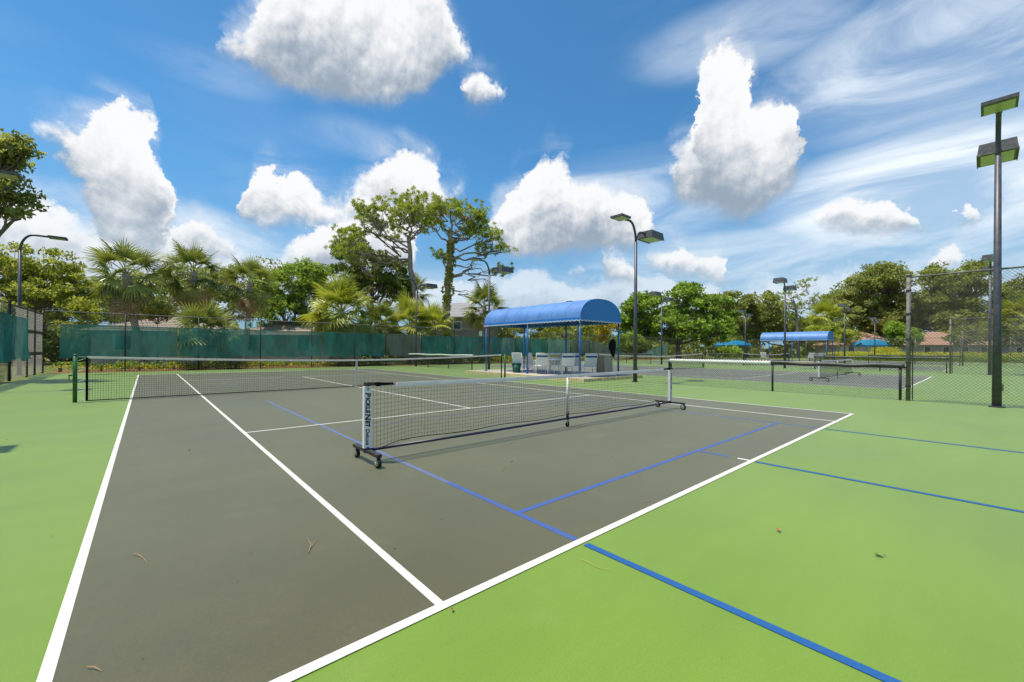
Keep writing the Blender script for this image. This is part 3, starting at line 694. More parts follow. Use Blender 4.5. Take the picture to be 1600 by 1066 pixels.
def chair(loc, rz, label, band=True, towel=None):
    t = thing('patio_chair', label, 'chair', loc, rz, 'white patio chairs')
    for s in (-1, 1):
        x = s * .28
        MB().tube([(x, .26, 0), (x, .30, .38), (x, .27, .60), (x, -.02, .62), (x, -.24, .60), (x, -.20, .36), (x, -.26, 0)], .016, 8).build('side_frame', WHITEP, t, True)
        MB().tube([(x, .25, .40), (x, -.20, .36), (x, -.34, .96)], .014, 8).build('back_frame', WHITEP, t, True)
    MB().tube([(-.28, -.34, .96), (.28, -.34, .96)], .015, 8).build('top_rail', WHITEP, t, True)
    st = MB()
    for a, b in (((.25, .405), (.0, .375)), ((.0, .375), (-.18, .375))): st.add([(-.27, a[0], a[1]), (.27, a[0], a[1]), (.27, b[0], b[1]), (-.27, b[0], b[1]), (-.27, a[0], a[1]-.01), (.27, a[0], a[1]-.01), (.27, b[0], b[1]-.01), (-.27, b[0], b[1]-.01)], [(0,1,2,3),(7,6,5,4),(0,4,5,1),(1,5,6,2),(2,6,7,3),(3,7,4,0)])
    st.build('seat', WEB, t)
    y0, z0_, y1, z1_ = -.205, .40, -.335, .94
    L_ = lambda f: (y0 + (y1 - y0) * f, z0_ + (z1_ - z0_) * f)
    for nm, f0, f1, mt in (('back_sling', 0., .70, WEB), ('back_band', .71, .86, towel or (BLUEBAND if band else WEB)), ('back_sling', .87, 1., WEB)):
        a = L_(f0); b = L_(f1); MB().add([(-.27, a[0], a[1]), (.27, a[0], a[1]), (.27, b[0], b[1]), (-.27, b[0], b[1]), (-.27, a[0]-.012, a[1]), (.27, a[0]-.012, a[1]), (.27, b[0]-.012, b[1]), (-.27, b[0]-.012, b[1])], [(0,1,2,3),(7,6,5,4),(0,4,5,1),(1,5,6,2),(2,6,7,3),(3,7,4,0)]).build(nm, mt, t)
    return t
Z1 = .128
YEL = mat('yellow_green_towel', (.42, .42, .02), .8)
chair((14.25, 12.05, Z1), -.60, 'white patio chair with blue back band, leftmost one with its back turned')
chair((14.75, 10.85, Z1), -.70, 'white patio chair with blue back band in the middle, nearest the corner post')
chair((15.75, 11.35, Z1), -.85, 'white patio chair with blue back band, partly hidden behind the corner post')
chair((15.55, 10.25, Z1), -.55, 'white patio chair beside the brown cabinet under the shelter')
chair((15.1, 13.3, Z1), -1.9, 'white patio chair seen from its side, left of the other shelter chairs', False)
chair((14.35, 13.6, Z1), -1.3, 'white patio chair farthest left under the shelter, by the second post', False)
chair((15.6, 12.35, Z1), -.9, 'white patio chair with a yellow green towel over its back', towel=YEL)
tb = thing('patio_table', 'small round white table between the shelter chairs', 'table', (15.0, 11.75, Z1))
MB().tube([(0,0,.66), (0,0,.70)], .45, 24).build('top', WHITEP, tb)
for a in range(4): MB().tube([(.32*math.cos(a*1.57+.4), .32*math.sin(a*1.57+.4), 0), (.22*math.cos(a*1.57+.4), .22*math.sin(a*1.57+.4), .66)], .016, 8).build('leg', WHITEP, tb)
cb_ = thing('cabinet', 'brown panelled cabinet standing at the right end under the shelter', 'cabinet', (16.0, 9.75, Z1), .0)
BRN = mat('brown_laminate', (.26, .20, .155), .6, vary=.15, scale=5); BRN2 = mat('tan_laminate', (.34, .30, .24), .6, vary=.12, scale=5)
MB().box(-.27, .25, -.24, .24, .04, .84).build('body', BRN, cb_); MB().box(-.28, .26, -.275, -.243, .02, .842).build('side_panel', BRN2, cb_)
MB().box(-.292, -.272, -.20, .20, .08, .40).build('door', BRN, cb_); MB().box(-.30, .28, -.29, .26, .845, .875).build('top', BRN2, cb_); MB().box(-.305, -.293, .10, .13, .20, .26).build('handle', BLACKM, cb_)
bg_ = thing('covered_stand', 'black cloth bundle on top of a thin white stand beside the cabinet', 'stand', (16.25, 9.42, Z1))
MB().tube([(0,0,0), (0,0,1.0)], .025, 10).build('pole', WHITEP, bg_, True)
MB().tube([(0,0,0), (0,0,.03)], .16, 14).build('foot', WHITEP, bg_)
MB().tube([(.02,0,.72), (.03,.01,.86), (-.02,0,1.0), (-.06,.02,1.2), (-.05,0,1.4), (.0,.01,1.55), (.02,0,1.62)], [.03, .06, .11, .155, .165, .12, .04], 12).build('cloth_bundle', BLACKF, bg_, True)
wb = thing('waste_bin', 'dark green waste bin beside the right net post near the shelter', 'bin', (14.05, 13.55, 0))
GBIN = mat('green_bin_plastic', (.01, .085, .06), .5, vary=.15)
MB().tube([(0,0,.02), (0,0,.55)], [.17, .23], 18).build('body', GBIN, wb, True); MB().tube([(0,0,.55), (0,0,.59)], .25, 18).build('rim', GBIN, wb)
for i, (x, y, a, lb) in enumerate([(55.6, 15.6, -1.5, 'distant white chair at the left end of the second shelter'), (56.4, 11.2, -.9, 'distant white chair in the middle under the second shelter'), (57.3, 10.6, -.6, 'distant white chair at the right end of the second shelter')]): chair((x, y, Z1), a, lb, False)
def dome_canopy(c, w, dpt, zb, zt, rz, label):
    t = thing('turquoise_canopy', label, 'canopy', c, rz, 'turquoise canopies beyond the courts')
    m_ = MB(); NX, NY = 16, 8
    for j in range(NY + 1):
        for i in range(NX + 1):
            a = -1 + 2 * i / NX; b = -1 + 2 * j / NY
            m_.v.append((a * w / 2, b * dpt / 2, zb + (zt - zb) * (max(0, 1 - abs(a) ** 2.6) ** .55) * (max(0., 1 - abs(b) ** 2.4) ** .5)))
    k = NX + 1; m_.f = [(j*k+i, j*k+i+1, (j+1)*k+i+1, (j+1)*k+i) for j in range(NY) for i in range(NX)]
    m_.build('roof', CANVAS_T, t, True)
    v_ = MB()
    for (x0, y0, x1, y1) in ((-w/2,-dpt/2,w/2,-dpt/2),(w/2,-dpt/2,w/2,dpt/2),(w/2,dpt/2,-w/2,dpt/2),(-w/2,dpt/2,-w/2,-dpt/2)): v_.quad((x0,y0,zb-.22),(x1,y1,zb-.22),(x1,y1,zb),(x0,y0,zb))
    v_.build('valance', CANVAS_T, t)
    for x in (-w/2+.15, 0, w/2-.15):
        for y in (-dpt/2+.15, dpt/2-.15): MB().tube([(x,y,0),(x,y,zb-.02)], .05, 8).build('post', STEEL, t)
dome_canopy(ground(1145, 80), 5.8, 3.6, 2.35, 3.25, -YAW, 'turquoise canopy left of the second blue shelter, beyond the courts')
dome_canopy(ground(1361, 70), 5.0, 3.0, 2.30, 3.3, -YAW - .25, 'turquoise canopy to the right of the second shelter, above the bright hedge')

# ------------------------------------------------------------------ plants
def leaf_obj(name, P, N_, size, tone, mt, parent, aspect=.5, spread=1.):
    """one mesh of many small leaves: P centres, N_ growth directions, all numpy"""
    n = len(P); up = NR.normal(size=(n, 3)); d = N_ / (np.linalg.norm(N_, axis=1, keepdims=True) + 1e-9)
    s = np.cross(d, up); s /= (np.linalg.norm(s, axis=1, keepdims=True) + 1e-9)
    ln = size * NR.uniform(.7, 1.35, (n, 1)); w = ln * aspect * .5
    bend = np.cross(s, d) * ln * .18
    a = P - d * ln * .5; b = P + s * w + bend; c = P + d * ln * .5; e = P - s * w + bend
    V = np.stack([a, b, c, e], 1).reshape(-1, 3)
    me = bpy.data.meshes.new(name); me.vertices.add(n * 4); me.vertices.foreach_set('co', V.astype(np.float32).ravel())
    me.loops.add(n * 4); me.loops.foreach_set('vertex_index', np.arange(n * 4, dtype=np.int32))
    me.polygons.add(n); me.polygons.foreach_set('loop_start', np.arange(0, n * 4, 4, dtype=np.int32))
    at = me.attributes.new('tone', 'FLOAT', 'FACE'); at.data.foreach_set('value', np.clip(tone, 0, 1).astype(np.float32))
    me.materials.append(mt); me.update(calc_edges=True); me.validate()
    return link(name, me, parent)
def clumps_in(c, r, n, top=.25, shell=.55):
    """clump centres inside one lobe of a crown, more of them near its outside and top"""
    out_ = []
    while len(out_) < n:
        d = NR.normal(size=3); d /= np.linalg.norm(d); d[2] = d[2] + top; d /= np.linalg.norm(d)
        rr = shell + (1 - shell) * NR.random() ** .6
        if NR.random() < .15: rr *= NR.random()
        out_.append(np.array(c) + d * np.array(r) * rr)
    return np.array(out_)
BARK = mat('grey_brown_bark', (.14, .105, .08), .9, vary=.35, scale=7, bump=.6, bscale=18, spec=.1, tint=(.22, .175, .14))
BARK_P = mat('pale_pine_bark', (.24, .19, .155), .9, vary=.35, scale=6, bump=.6, bscale=16, spec=.1, tint=(.34, .29, .25))
BARK_PALM = mat('palm_trunk_bark', (.36, .28, .22), .9, vary=.3, scale=9, bump=.5, bscale=24, spec=.1, tint=(.48, .40, .33))
L_OAK = leaf_mat('olive_oak_leaves', (.115, .150, .040), (.42, .46, .135), .45)
L_GREEN = leaf_mat('fresh_green_leaves', (0.090, 0.179, 0.028), (0.384, 0.538, 0.077), .42)
L_YEL = leaf_mat('yellow_green_leaves', (.13, .19, .026), (.50, .54, .085), .42)
L_DARK = leaf_mat('dark_green_leaves', (.060, .110, .030), (.27, .35, .085), .42)
L_PINE = leaf_mat('pine_needles', (.13, .20, .030), (.46, .53, .085), .48)
L_GOLD = leaf_mat('golden_leaves', (0.384, 0.256, 0.019), (0.850, 0.666, 0.051))
L_PALM = leaf_mat('palm_fronds', (.040, .075, .016), (.33, .38, .085), .25, .36)
L_PALMG = leaf_mat('lush_palm_fronds', (.085, .13, .016), (.46, .50, .070), .30, .40)
L_DEAD = leaf_mat('dead_palm_fronds', (0.307, 0.205, 0.115), (0.640, 0.486, 0.333), .3, .8)
L_VINE = leaf_mat('yellow_vine_leaves', (.16, .19, .02), (.50, .47, .05))

def limb(mb, a, b, r0, r1, wob=.12, n=5):
    a = Vector(a); b = Vector(b); L_ = (b - a).length; P = [a]; R_ = [r0]
    for i in range(1, n):
        t = i / n; P.append(a.lerp(b, t) + Vector((RNG.gauss(0, 1), RNG.gauss(0, 1), RNG.gauss(0, .6))) * wob * L_ * .35 * math.sin(math.pi * t)); R_.append(r0 + (r1 - r0) * t)
    P.append(b); R_.append(r1); mb.tube(P, R_, 6, False); return P
def tree(name, label, base_u, dep, lobes, leaf, mt, size, nclump, per, cl_r, trunk_r=.2, fork=.45, bark=None, group=None, cat='tree', aspect=.5, flat=.6, top=.25, limbs=True, lean=0., outward=.5, shell=.55, base=None):
    """lobes: (u, v, half width, half height in photo pixels, metres nearer(-)/farther(+)) of the crown at depth dep"""
    b = base or ground(base_u, dep); t = thing(name, label, cat, b, 0, group); s = dep / FPX; b0 = Vector(b)
    W = []
    for (u, v, ru, rv, dd) in lobes:
        c = spot(u, v, dep + dd) - b0; k = (dep + dd) / FPX; W.append((np.array(c), np.array((ru * k, max(ru * k * .8, .6), rv * k)), ru * rv))
    zt = sum(w[0][2] * w[2] for w in W) / sum(w[2] for w in W); ctr = sum((w[0] * w[2] for w in W)) / sum(w[2] for w in W)
    zf = max(.4, zt * fork); fk = Vector((ctr[0] * .25 + lean, ctr[1] * .25, zf))
    tr = MB(); tr.tube([(0,0,-.05), (0,0,.05), fk * .35 + Vector((RNG.gauss(0,.05), RNG.gauss(0,.05), 0)), fk * .7, fk], [trunk_r * 1.5, trunk_r * 1.25, trunk_r, trunk_r * .92, trunk_r * .85], 9, False)
    tot = sum(w[2] for w in W); PP = []; DD = []; TT = []
    for (c, r, a) in W:
        n = max(3, int(nclump * a / tot)); cc = clumps_in(c, r, n, top, shell)
        hub = Vector(c * .8 + np.array(fk) * .2) - Vector((0, 0, r[2] * .45))
        if limbs: limb(tr, fk, hub, trunk_r * .6, trunk_r * .28)
        for q in cc:
            if limbs: limb(tr, hub, Vector(q) - Vector((0, 0, cl_r * .3)), trunk_r * .2, trunk_r * .06, .2, 4)
            m_ = int(per * .78 * NR.uniform(.6, 1.4)); off = NR.normal(size=(m_, 3)); off /= (np.linalg.norm(off, axis=1, keepdims=True) + 1e-9); off *= NR.random((m_, 1)) ** .45 * cl_r * NR.uniform(.7, 1.25); off[:, 2] *= flat
            PP.append(q + off); g = off / (cl_r + 1e-6) * outward + NR.normal(size=(m_, 3)) * .6; g[:, 2] += .15; DD.append(g)
            TT.append(NR.uniform(.0, .8) + NR.normal(size=m_) * .24)
    tr.build('trunk', bark or BARK, t, True)
    leaf_obj('crown', np.concatenate(PP), np.concatenate(DD), size * 1.22, np.concatenate(TT), mt, t, aspect)
    return t
GT = 'trees beyond the back fence'
# ---- left edge and left background
tree('oak_tree', 'dark lacy tree reaching in over the upper left corner', -70, 15, [(10,232,34,24,0),(20,262,30,22,.3),(12,300,26,22,-.2),(38,318,20,12,.2),(10,312,20,16,0),(-40,260,70,60,0),(20,335,22,10,0)], None, L_OAK, .16, 95, 75, .36, .17, .5, group=GT, aspect=.45, shell=.3)
tree('green_tree', 'rounded yellow green tree behind the left windscreen fence', 45, 31, [(40,410,60,30,0),(85,440,50,32,1),(10,440,50,40,0),(60,465,60,26,-1),(115,452,28,26,1)], None, L_YEL, .20, 150, 90, .62, .18, .45, group=GT)
tree('shrub', 'bright lime shrub behind the back fence near the left corner', 140, 27, [(135,480,18,17,0),(120,495,28,16,.4)], None, L_YEL, .15, 36, 70, .36, .06, .3, group='shrubs along the back fence', cat='shrub')
tree('shrub', 'dark green shrub mass behind the fence left of the leaning palm', 100, 33, [(100,475,42,34,0),(165,480,36,30,1),(60,490,40,26,0),(190,495,26,18,0)], None, L_GREEN, .19, 130, 80, .55, .1, .3, group='shrubs along the back fence', cat='shrub')
tree('shrub', 'dusky shrubs filling the gap behind the leaning palm trunk', 260, 40, [(240,470,50,34,0),(310,470,50,30,2),(190,480,40,40,0),(360,480,46,30,2),(280,440,36,30,3)], None, L_DARK, .24, 150, 80, .7, .12, .3, group='shrubs along the back fence', cat='shrub')
tree('shrub', 'yellow flowering bush right of the leaning palm trunk', 247, 27, [(246,490,19,13,0)], None, leaf_mat('pale_yellow_leaves', (0.205, 0.218, 0.051), (0.666, 0.602, 0.154)), .14, 26, 70, .30, .05, .3, group='shrubs along the back fence', cat='shrub')
tree('green_tree', 'tall bushy green tree between the third palm and the round fan palm', 455, 36, [(470,430,36,24,0),(430,455,34,34,0),(480,465,34,36,1),(445,490,44,26,0),(500,440,24,24,1),(405,470,24,26,1)], None, L_GREEN, .20, 190, 85, .6, .2, .4, group=GT)
tree('oak_tree', 'dense dark oak standing behind the round fan palm, left of the pines', 590, 44, [(560,415,44,28,0),(605,425,34,30,0),(580,450,50,26,0),(545,385,24,18,1),(620,450,24,22,0)], None, L_DARK, .24, 190, 90, .7, .26, .45, group=GT)
tree('oak_tree', 'low olive tree line filling in behind the left palms', 330, 62, [(300,440,60,26,0),(380,450,60,30,0),(430,425,40,20,0),(220,455,60,26,0),(500,440,40,30,0)], None, L_OAK, .34, 190, 70, 1.1, .3, .4, group=GT)
# ---- pines
def pine(label, u, dep, trunk, lobes, n, vine=False, bare=()):
    b = ground(u, dep); b0 = Vector(b); t = thing('pine_tree', label, 'pine', b, 0, 'tall pines beyond the back fence')
    tr = MB(); S = lambda a, v, d=0.: spot(a, v, dep + d) - b0
    TP = [Vector((0,0,-.05))] + [S(*p) for p in trunk]; tr.tube(TP, [.33 - .15 * i / (len(TP) - 1) for i in range(len(TP))], 10, False)
    PP = []; DD = []; TT = []; k = dep / FPX
    for (u_, v_, ru, rv, dd, frac) in lobes:
        j = frac * (len(TP) - 1); i = min(int(j), len(TP) - 2); fk = TP[i].lerp(TP[i+1], j - i)
        hub = S(u_, v_ + rv * .5, dd); P = limb(tr, fk, hub, .10, .05, .45, 6)
        c = S(u_, v_, dd); cc = clumps_in(np.array(c), np.array((ru*k, ru*k*.9, rv*k)), max(4, int(n * ru * rv / 480)), .55, .55)
        for q in cc:
            st_ = P[RNG.choice((3, 4, 5, 6))]; Q = limb(tr, st_, q - np.array((0,0,.1)), .05, .016, .3, 5)
            for _ in range(6):                                # tufts of needles at the twig ends
                cq = q + NR.normal(size=3) * np.array((.40, .40, .20)); m_ = 38
                d = NR.normal(size=(m_, 3)); d[:, 2] += .55; d /= np.linalg.norm(d, axis=1, keepdims=True)
                PP.append(cq + d * .15); DD.append(d); TT.append(NR.uniform(.2, .75) + NR.normal(size=m_) * .13)
    for (a, v, a2, v2, dd) in bare:
        P = limb(tr, S(a, v), S(a2, v2, dd), .09, .03, .35, 6)
        for _ in range(4): limb(tr, P[RNG.choice((3,4,5))], P[-1] + Vector((RNG.gauss(0,.7), RNG.gauss(0,.7), RNG.gauss(0,.6))), .03, .01, .4, 4)
    tr.build('trunk', BARK_P, t, True)
    leaf_obj('crown', np.concatenate(PP), np.concatenate(DD), .27, np.concatenate(TT), L_PINE, t, .16)
    if vine:
        m_ = 1300; f = NR.random(m_); ang = NR.random(m_) * 6.283; PT = np.array([np.array(p) for p in TP]); x = f * (len(TP) - 1); i = np.minimum(x.astype(int), len(TP) - 2); base = PT[i] + (PT[i+1] - PT[i]) * (x - i)[:, None]
        rr = .26 + .16 * NR.random(m_) * (1.2 - f) + .2 * (np.sin(f * 21) > .6); off = np.stack([np.cos(ang) * rr, np.sin(ang) * rr, NR.normal(size=m_) * .1], 1); keep = f < .9
        leaf_obj('climbing_vine', (base + off)[keep], (off + NR.normal(size=(m_, 3)) * .3)[keep], .24, NR.normal(.5, .25, m_)[keep], L_VINE, t, .7)
    return t
pine('left one of the two tall umbrella crowned pines, bare pale trunk', 651, 40, [(650,480),(648,445),(641,420),(641,395),(638,370)],
     [(585,340,36,20,-.5,.85),(620,322,38,15,.6,1.),(655,322,34,14,-.5,1.),(600,362,34,14,1.2,.8),(660,350,28,14,.8,.9),(548,378,26,22,0,.72),(560,395,28,12,-.8,.72),(570,352,24,16,.8,.8),(685,335,22,14,.2,.95),(640,340,30,14,-1.2,1.),(535,395,14,12,.4,.7)], 13)
pine('right one of the two tall pines, its trunk wrapped in yellow climbing vine', 698, 38, [(698,480),(700,450),(702,420),(704,390),(703,365)],
     [(690,330,28,14,.4,1.),(725,335,34,16,-.5,.95),(745,355,26,14,.5,.9),(700,322,24,10,-.4,1.),(770,375,20,14,0,.8),(720,365,28,12,.8,.85),(760,395,18,12,.6,.7),(678,352,20,12,.6,.9),(735,345,30,12,1.,.9),(785,390,12,9,0,.7),(690,400,14,7,.4,.7),(775,425,18,10,.5,.55)], 13, True,
     [(702,440,745,402,.5),(702,450,735,462,-.3),(702,428,765,440,.2),(704,415,740,415,.4)])
# ---- palms: each frond is a piece of its own
def fan(dead=False, tone0=.5, droop=.2, n=24, R_=.95, pet=.95):
    """costapalmate leaf along +x: stalk, then a fan of narrow blades"""
    m_ = MB(); tones = []
    m_.tube([(0,0,0), (pet*.5,0,.05), (pet,0,.02)], [.022, .016, .012], 4, False); tones += [.75] * 8
    for i in range(n):
        a = R(-118 + 236 * i / (n - 1)); L_ = R_ * (1. - .25 * abs(math.sin(a * .55))) * RNG.uniform(.88, 1.06)
        dx, dy = math.cos(a), math.sin(a); w = .033 if not dead else .026
        P = []
        for f in (0., .35, .7, 1.):
            z = .10 * math.sin(min(f, .6) * 2.6) - droop * f ** 2 * (1. + .6 * abs(dy)) + RNG.uniform(-.02, .02); P.append(Vector((pet + dx * L_ * f * (1 if f < .9 else .96), dy * L_ * f, z)))
        side = Vector((-dy, dx, 0))
        ws = (w * .5, w, w * .75, .004); tn = tone0 + RNG.uniform(-.2, .2)
        for q in range(3):
            m_.quad(P[q] - side * ws[q], P[q+1] - side * ws[q+1], P[q+1] + side * ws[q+1] + Vector((0,0,.012)), P[q] + side * ws[q] + Vector((0,0,.012))); tones.append(tn + (.12 if q == 2 else 0))
    return m_, tones
def fan_mesh(mt, **kw):
    m_, tn = fan(**kw); me = m_.mesh('frond', mt); at = me.attributes.new('tone', 'FLOAT', 'FACE'); at.data.foreach_set('value', [min(max(x, 0), 1) for x in tn[:len(me.polygons)]]); return me
FR = [[fan_mesh(L_PALM, droop=d, tone0=q) for q in (.2, .5, .85)] for d in (.12, .25, .45)]; FG = [[fan_mesh(L_PALMG, droop=d, tone0=q) for q in (.3, .6, .9)] for d in (.15, .3, .5)]; FDD = [fan_mesh(L_DEAD, dead=True, droop=d, n=18) for d in (.7, .95)]
def palm(label, base, top, n, ndead, scale, meshes, deadm=True, trunk_r=.17, el0=-50, el1=85, group='cabbage palms beyond the back fence', name='fan_palm', lean=None, skirt=True):
    b = Vector(base); t = thing(name, label, 'palm', b, 0, group); tp = Vector(top) - b
    tr = MB(); P = [Vector((0,0,-.05))]; Rr = [trunk_r * 1.15]
    for i in range(1, 15):
        f = i / 14; bow = Vector((lean[0], lean[1], 0)) * math.sin(f * math.pi) if lean else Vector((0,0,0)); P.append(tp * f + bow); Rr.append(trunk_r * (1 + (.07 if i % 2 else -.05)) * (1.2 if f > .85 else 1.))
    tr.tube(P, Rr, 12, False).build('trunk', BARK_PALM, t, True)
    g = 2.39996
    for i in range(n):
        f = (i + .5) / n; e = R(el1 + (el0 - el1) * f ** .8) + RNG.gauss(0, .09); a = i * g + RNG.gauss(0, .15)
        o = link('frond', RNG.choice(meshes[0 if f < .35 else (1 if f < .7 else 2)]), t); o.location = tp + Vector((0, 0, RNG.uniform(-.1, .15) - f * .35)); o.scale = (scale * RNG.uniform(.85, 1.12),) * 3
        o.rotation_euler = (RNG.gauss(0, .35), -e, a)
    for i in range(ndead):
        a = i * g + 1; e = R(RNG.uniform(-88, -48)); o = link('dead_frond', FDD[i % 2], t); o.location = tp + Vector((0, 0, -.35 - RNG.random() * .5)); o.scale = (scale * RNG.uniform(.75, 1.0),) * 3; o.rotation_euler = (RNG.gauss(0, .4), -e, a)
    return t
palm('leftmost cabbage palm with a leaning pale trunk and brown skirt', ground(228, 27), spot(197, 428, 26.5), 29, 15, 1.28, FR, lean=(-.1, .1), trunk_r=.19)
palm('middle cabbage palm of the three on the left, wide crown and brown skirt', ground(308, 29), spot(303, 425, 29), 29, 18, 1.30, FR)
palm('rightmost cabbage palm of the three on the left, smaller crown', ground(383, 31), spot(391, 440, 31), 27, 14, 1.18, FR)
palm('dark slim cabbage palm standing just behind the left pine trunk', ground(645, 46), spot(645, 458, 46), 26, 8, 1.3, FR)
palm('spiky palm between the right pine and the shelter roof', ground(752, 46), spot(757, 480, 46), 28, 6, 1.6, FR)
palm('low dark green fan palm in front of the middle cabbage palm', ground(322, 25.5), spot(322, 522, 25.5), 26, 0, 1.15, FR, trunk_r=.15, el0=-15, group='low fan palms along the back fence')
palm('round glowing yellow green fan palm behind the back fence', ground(534, 32), spot(534, 487, 32), 52, 0, 1.65, FG, trunk_r=.2, el0=-75, group='low fan palms along the back fence')
palm('yellow green fan palm clump left of the vine wrapped pine', ground(640, 36), spot(640, 508, 36), 36, 0, 1.5, FG, trunk_r=.18, el0=-50, group='low fan palms along the back fence')
palm('yellow green fan palm at the foot of the vine wrapped pine', ground(678, 36.5), spot(676, 512, 36.5), 30, 0, 1.35, FG, trunk_r=.18, el0=-50, group='low fan palms along the back fence')
palm('fan palm of darker green between the round palm and the pine clump', ground(592, 35), spot(592, 512, 35), 28, 0, 1.35, FR, trunk_r=.17, el0=-40, group='low fan palms along the back fence')
palm('distant golden green palm behind the second shelter', ground(1292, 74), spot(1292, 500, 74), 36, 6, 2.3, FG, el0=-55)
palm('golden green palm at the far right edge behind the fence', ground(1600, 70), spot(1598, 497, 70), 36, 4, 2.2, FG, el0=-50)
# ---- behind the shelter and to the right
tree('shrub', 'sunlit yellow green bushes seen under the shelter roof', 830, 58, [(790,515,40,16,0),(840,512,40,16,0),(890,514,40,16,0),(925,508,30,18,2)], None, L_YEL, .28, 120, 70, .8, .12, .35, group='shrubs along the back fence', cat='shrub')
tree('shrub', 'orange golden bush between the shelter post and the floodlight pole', 945, 60, [(948,512,20,19,0),(938,525,14,12,0)], None, L_GOLD, .26, 44, 80, .7, .1, .35, group='shrubs along the back fence', cat='shrub')
tree('green_tree', 'large round broad leaved green tree right of the floodlight pole', 1060, 68, [(1010,480,40,26,0),(1070,475,42,26,0),(1120,485,36,26,2),(1000,512,36,22,0),(1060,512,54,24,-2),(1110,515,40,22,0),(980,505,22,24,0),(1075,458,26,14,1)], None, L_GREEN, .42, 330, 80, 1.0, .4, .35, group=GT, aspect=.6)
tree('oak_tree', 'olive oak just right of the large round green tree', 1165, 84, [(1150,475,34,20,0),(1190,480,34,22,0),(1165,500,50,24,0),(1130,480,24,20,1),(1200,505,36,22,0)], None, L_OAK, .42, 200, 80, 1.3, .35, .4, group=GT)
tree('shrub', 'rounded shrub by the fence below the large round tree', 1000, 63, [(985,535,26,14,0),(1140,552,18,10,0)], None, L_GREEN, .3, 50, 70, .8, .1, .3, group='shrubs along the back fence', cat='shrub', base=ground(985, 63))
tree('oak_tree', 'dark evergreen mass behind the second blue shelter', 1230, 92, [(1220,510,46,22,0),(1270,515,40,20,0),(1180,520,40,18,0)], None, L_DARK, .45, 150, 70, 1.4, .35, .35, group=GT)
pine('small flat branched pine above the second shelter', 1248, 84, [(1246,510),(1244,485),(1240,470)], [(1262,445,22,8,0,1.),(1235,462,24,8,0,.9),(1215,478,20,8,1,.8),(1275,470,18,10,0,.8),(1240,480,26,10,0,.7),(1300,465,16,8,1,.7)], 26)
tree('oak_tree', 'big spreading oak behind the right turquoise canopy', 1382, 86, [(1350,450,40,26,0),(1390,440,40,26,0),(1330,485,40,26,0),(1400,480,44,28,0),(1370,425,34,14,1),(1310,470,22,18,2),(1375,500,50,18,-1)], None, L_OAK, .42, 330, 85, 1.35, .6, .45, group=GT, shell=.35)
tree('oak_tree', 'spreading oak seen through the nearest tall fence', 1490, 84, [(1470,450,36,30,0),(1515,445,36,26,0),(1450,485,40,26,0),(1510,490,46,26,0),(1455,425,20,12,1),(1525,420,20,12,1),(1475,505,60,16,-1)], None, L_OAK, .42, 320, 85, 1.35, .6, .45, group=GT, shell=.35)
tree('oak_tree', 'oak at the far right edge beyond the floodlight poles', 1590, 84, [(1580,470,36,26,0),(1620,460,50,34,0),(1570,495,40,24,0),(1660,470,60,40,2)], None, L_OAK, .42, 260, 80, 1.35, .5, .45, group=GT, shell=.35)
tree('oak_tree', 'low green tree between the two spreading oaks', 1432, 92, [(1430,500,34,20,0),(1420,480,20,18,0)], None, L_GREEN, .42, 80, 75, 1.2, .3, .4, group=GT)
tree('shrub', 'green bushes growing in front of the middle salmon roof', 1430, 66, [(1420,528,26,14,0),(1400,520,20,16,1)], None, L_GREEN, .3, 60, 75, .8, .1, .3, group='shrubs before the salmon roofs', cat='shrub')
tree('shrub', 'olive bushes growing in front of the rightmost salmon roof', 1540, 64, [(1540,520,34,16,0),(1500,526,20,14,1),(1575,524,22,16,0)], None, L_OAK, .3, 90, 75, .8, .1, .3, group='shrubs before the salmon roofs', cat='shrub')
tree('shrub', 'yellow green bushes below the distant golden palm', 1300, 68, [(1290,520,30,14,0),(1325,528,22,12,1)], None, L_YEL, .3, 70, 75, .8, .1, .3, group='shrubs before the salmon roofs', cat='shrub')
# hedges
L_LIME = leaf_mat('lime_hedge_leaves', (.22, .26, .02), (.72, .72, .07), .45)
def hedge(label, P, w, h, mt, n, size=.3):
    b = Vector((P[0][0], P[0][1], 0)); t = thing('hedge', label, 'hedge', b, 0, 'clipped hedges'); pts = []
    for i in range(n):
        f = NR.random() * (len(P) - 1); i0 = int(f); a = np.array(P[i0]); c = np.array(P[i0+1]); q = a + (c - a) * (f - i0); hh = h * (.85 + .2 * math.sin(f * 19) + .1 * math.sin(f * 47))
        z = hh * NR.random() ** .5; pts.append((q[0] - b.x + NR.uniform(-w, w), q[1] - b.y + NR.uniform(-w, w), z))
    pts = np.array(pts); d = NR.normal(size=pts.shape); d[:, 2] += .6
    leaf_obj('foliage', pts, d, size, NR.normal(.5, .25, len(pts)), mt, t, .6)
    tr = MB()
    for k in range(len(P) * 3):
        f = k / (len(P) * 3) * (len(P) - 1); i0 = int(f); a = Vector((*P[i0], 0)); c = Vector((*P[min(i0+1, len(P)-1)], 0)); q = a.lerp(c, f - i0) - b; tr.tube([q, q + UP * h * .6], .05, 5)
    tr.build('stems', BARK, t)
gx = lambda u, d: tuple(ground(u, d).xy)
hedge('long bright yellow green hedge in front of the salmon roofs', [gx(1300, 64), gx(1380, 60), gx(1460, 57), gx(1540, 55), gx(1680, 53)], .9, 1.15, L_LIME, 15000, .2)
hedge('rounded clipped yellow green bush above the long hedge', [gx(1372, 67), gx(1384, 66.5), gx(1398, 66)], 1.1, 1.85, L_LIME, 4000, .2)
hedge('lower green hedge row along the pavement edge on the right', [gx(1340, 58), gx(1450, 54), gx(1600, 51.5), gx(1700, 50)], .6, .75, L_GREEN, 8000, .18)
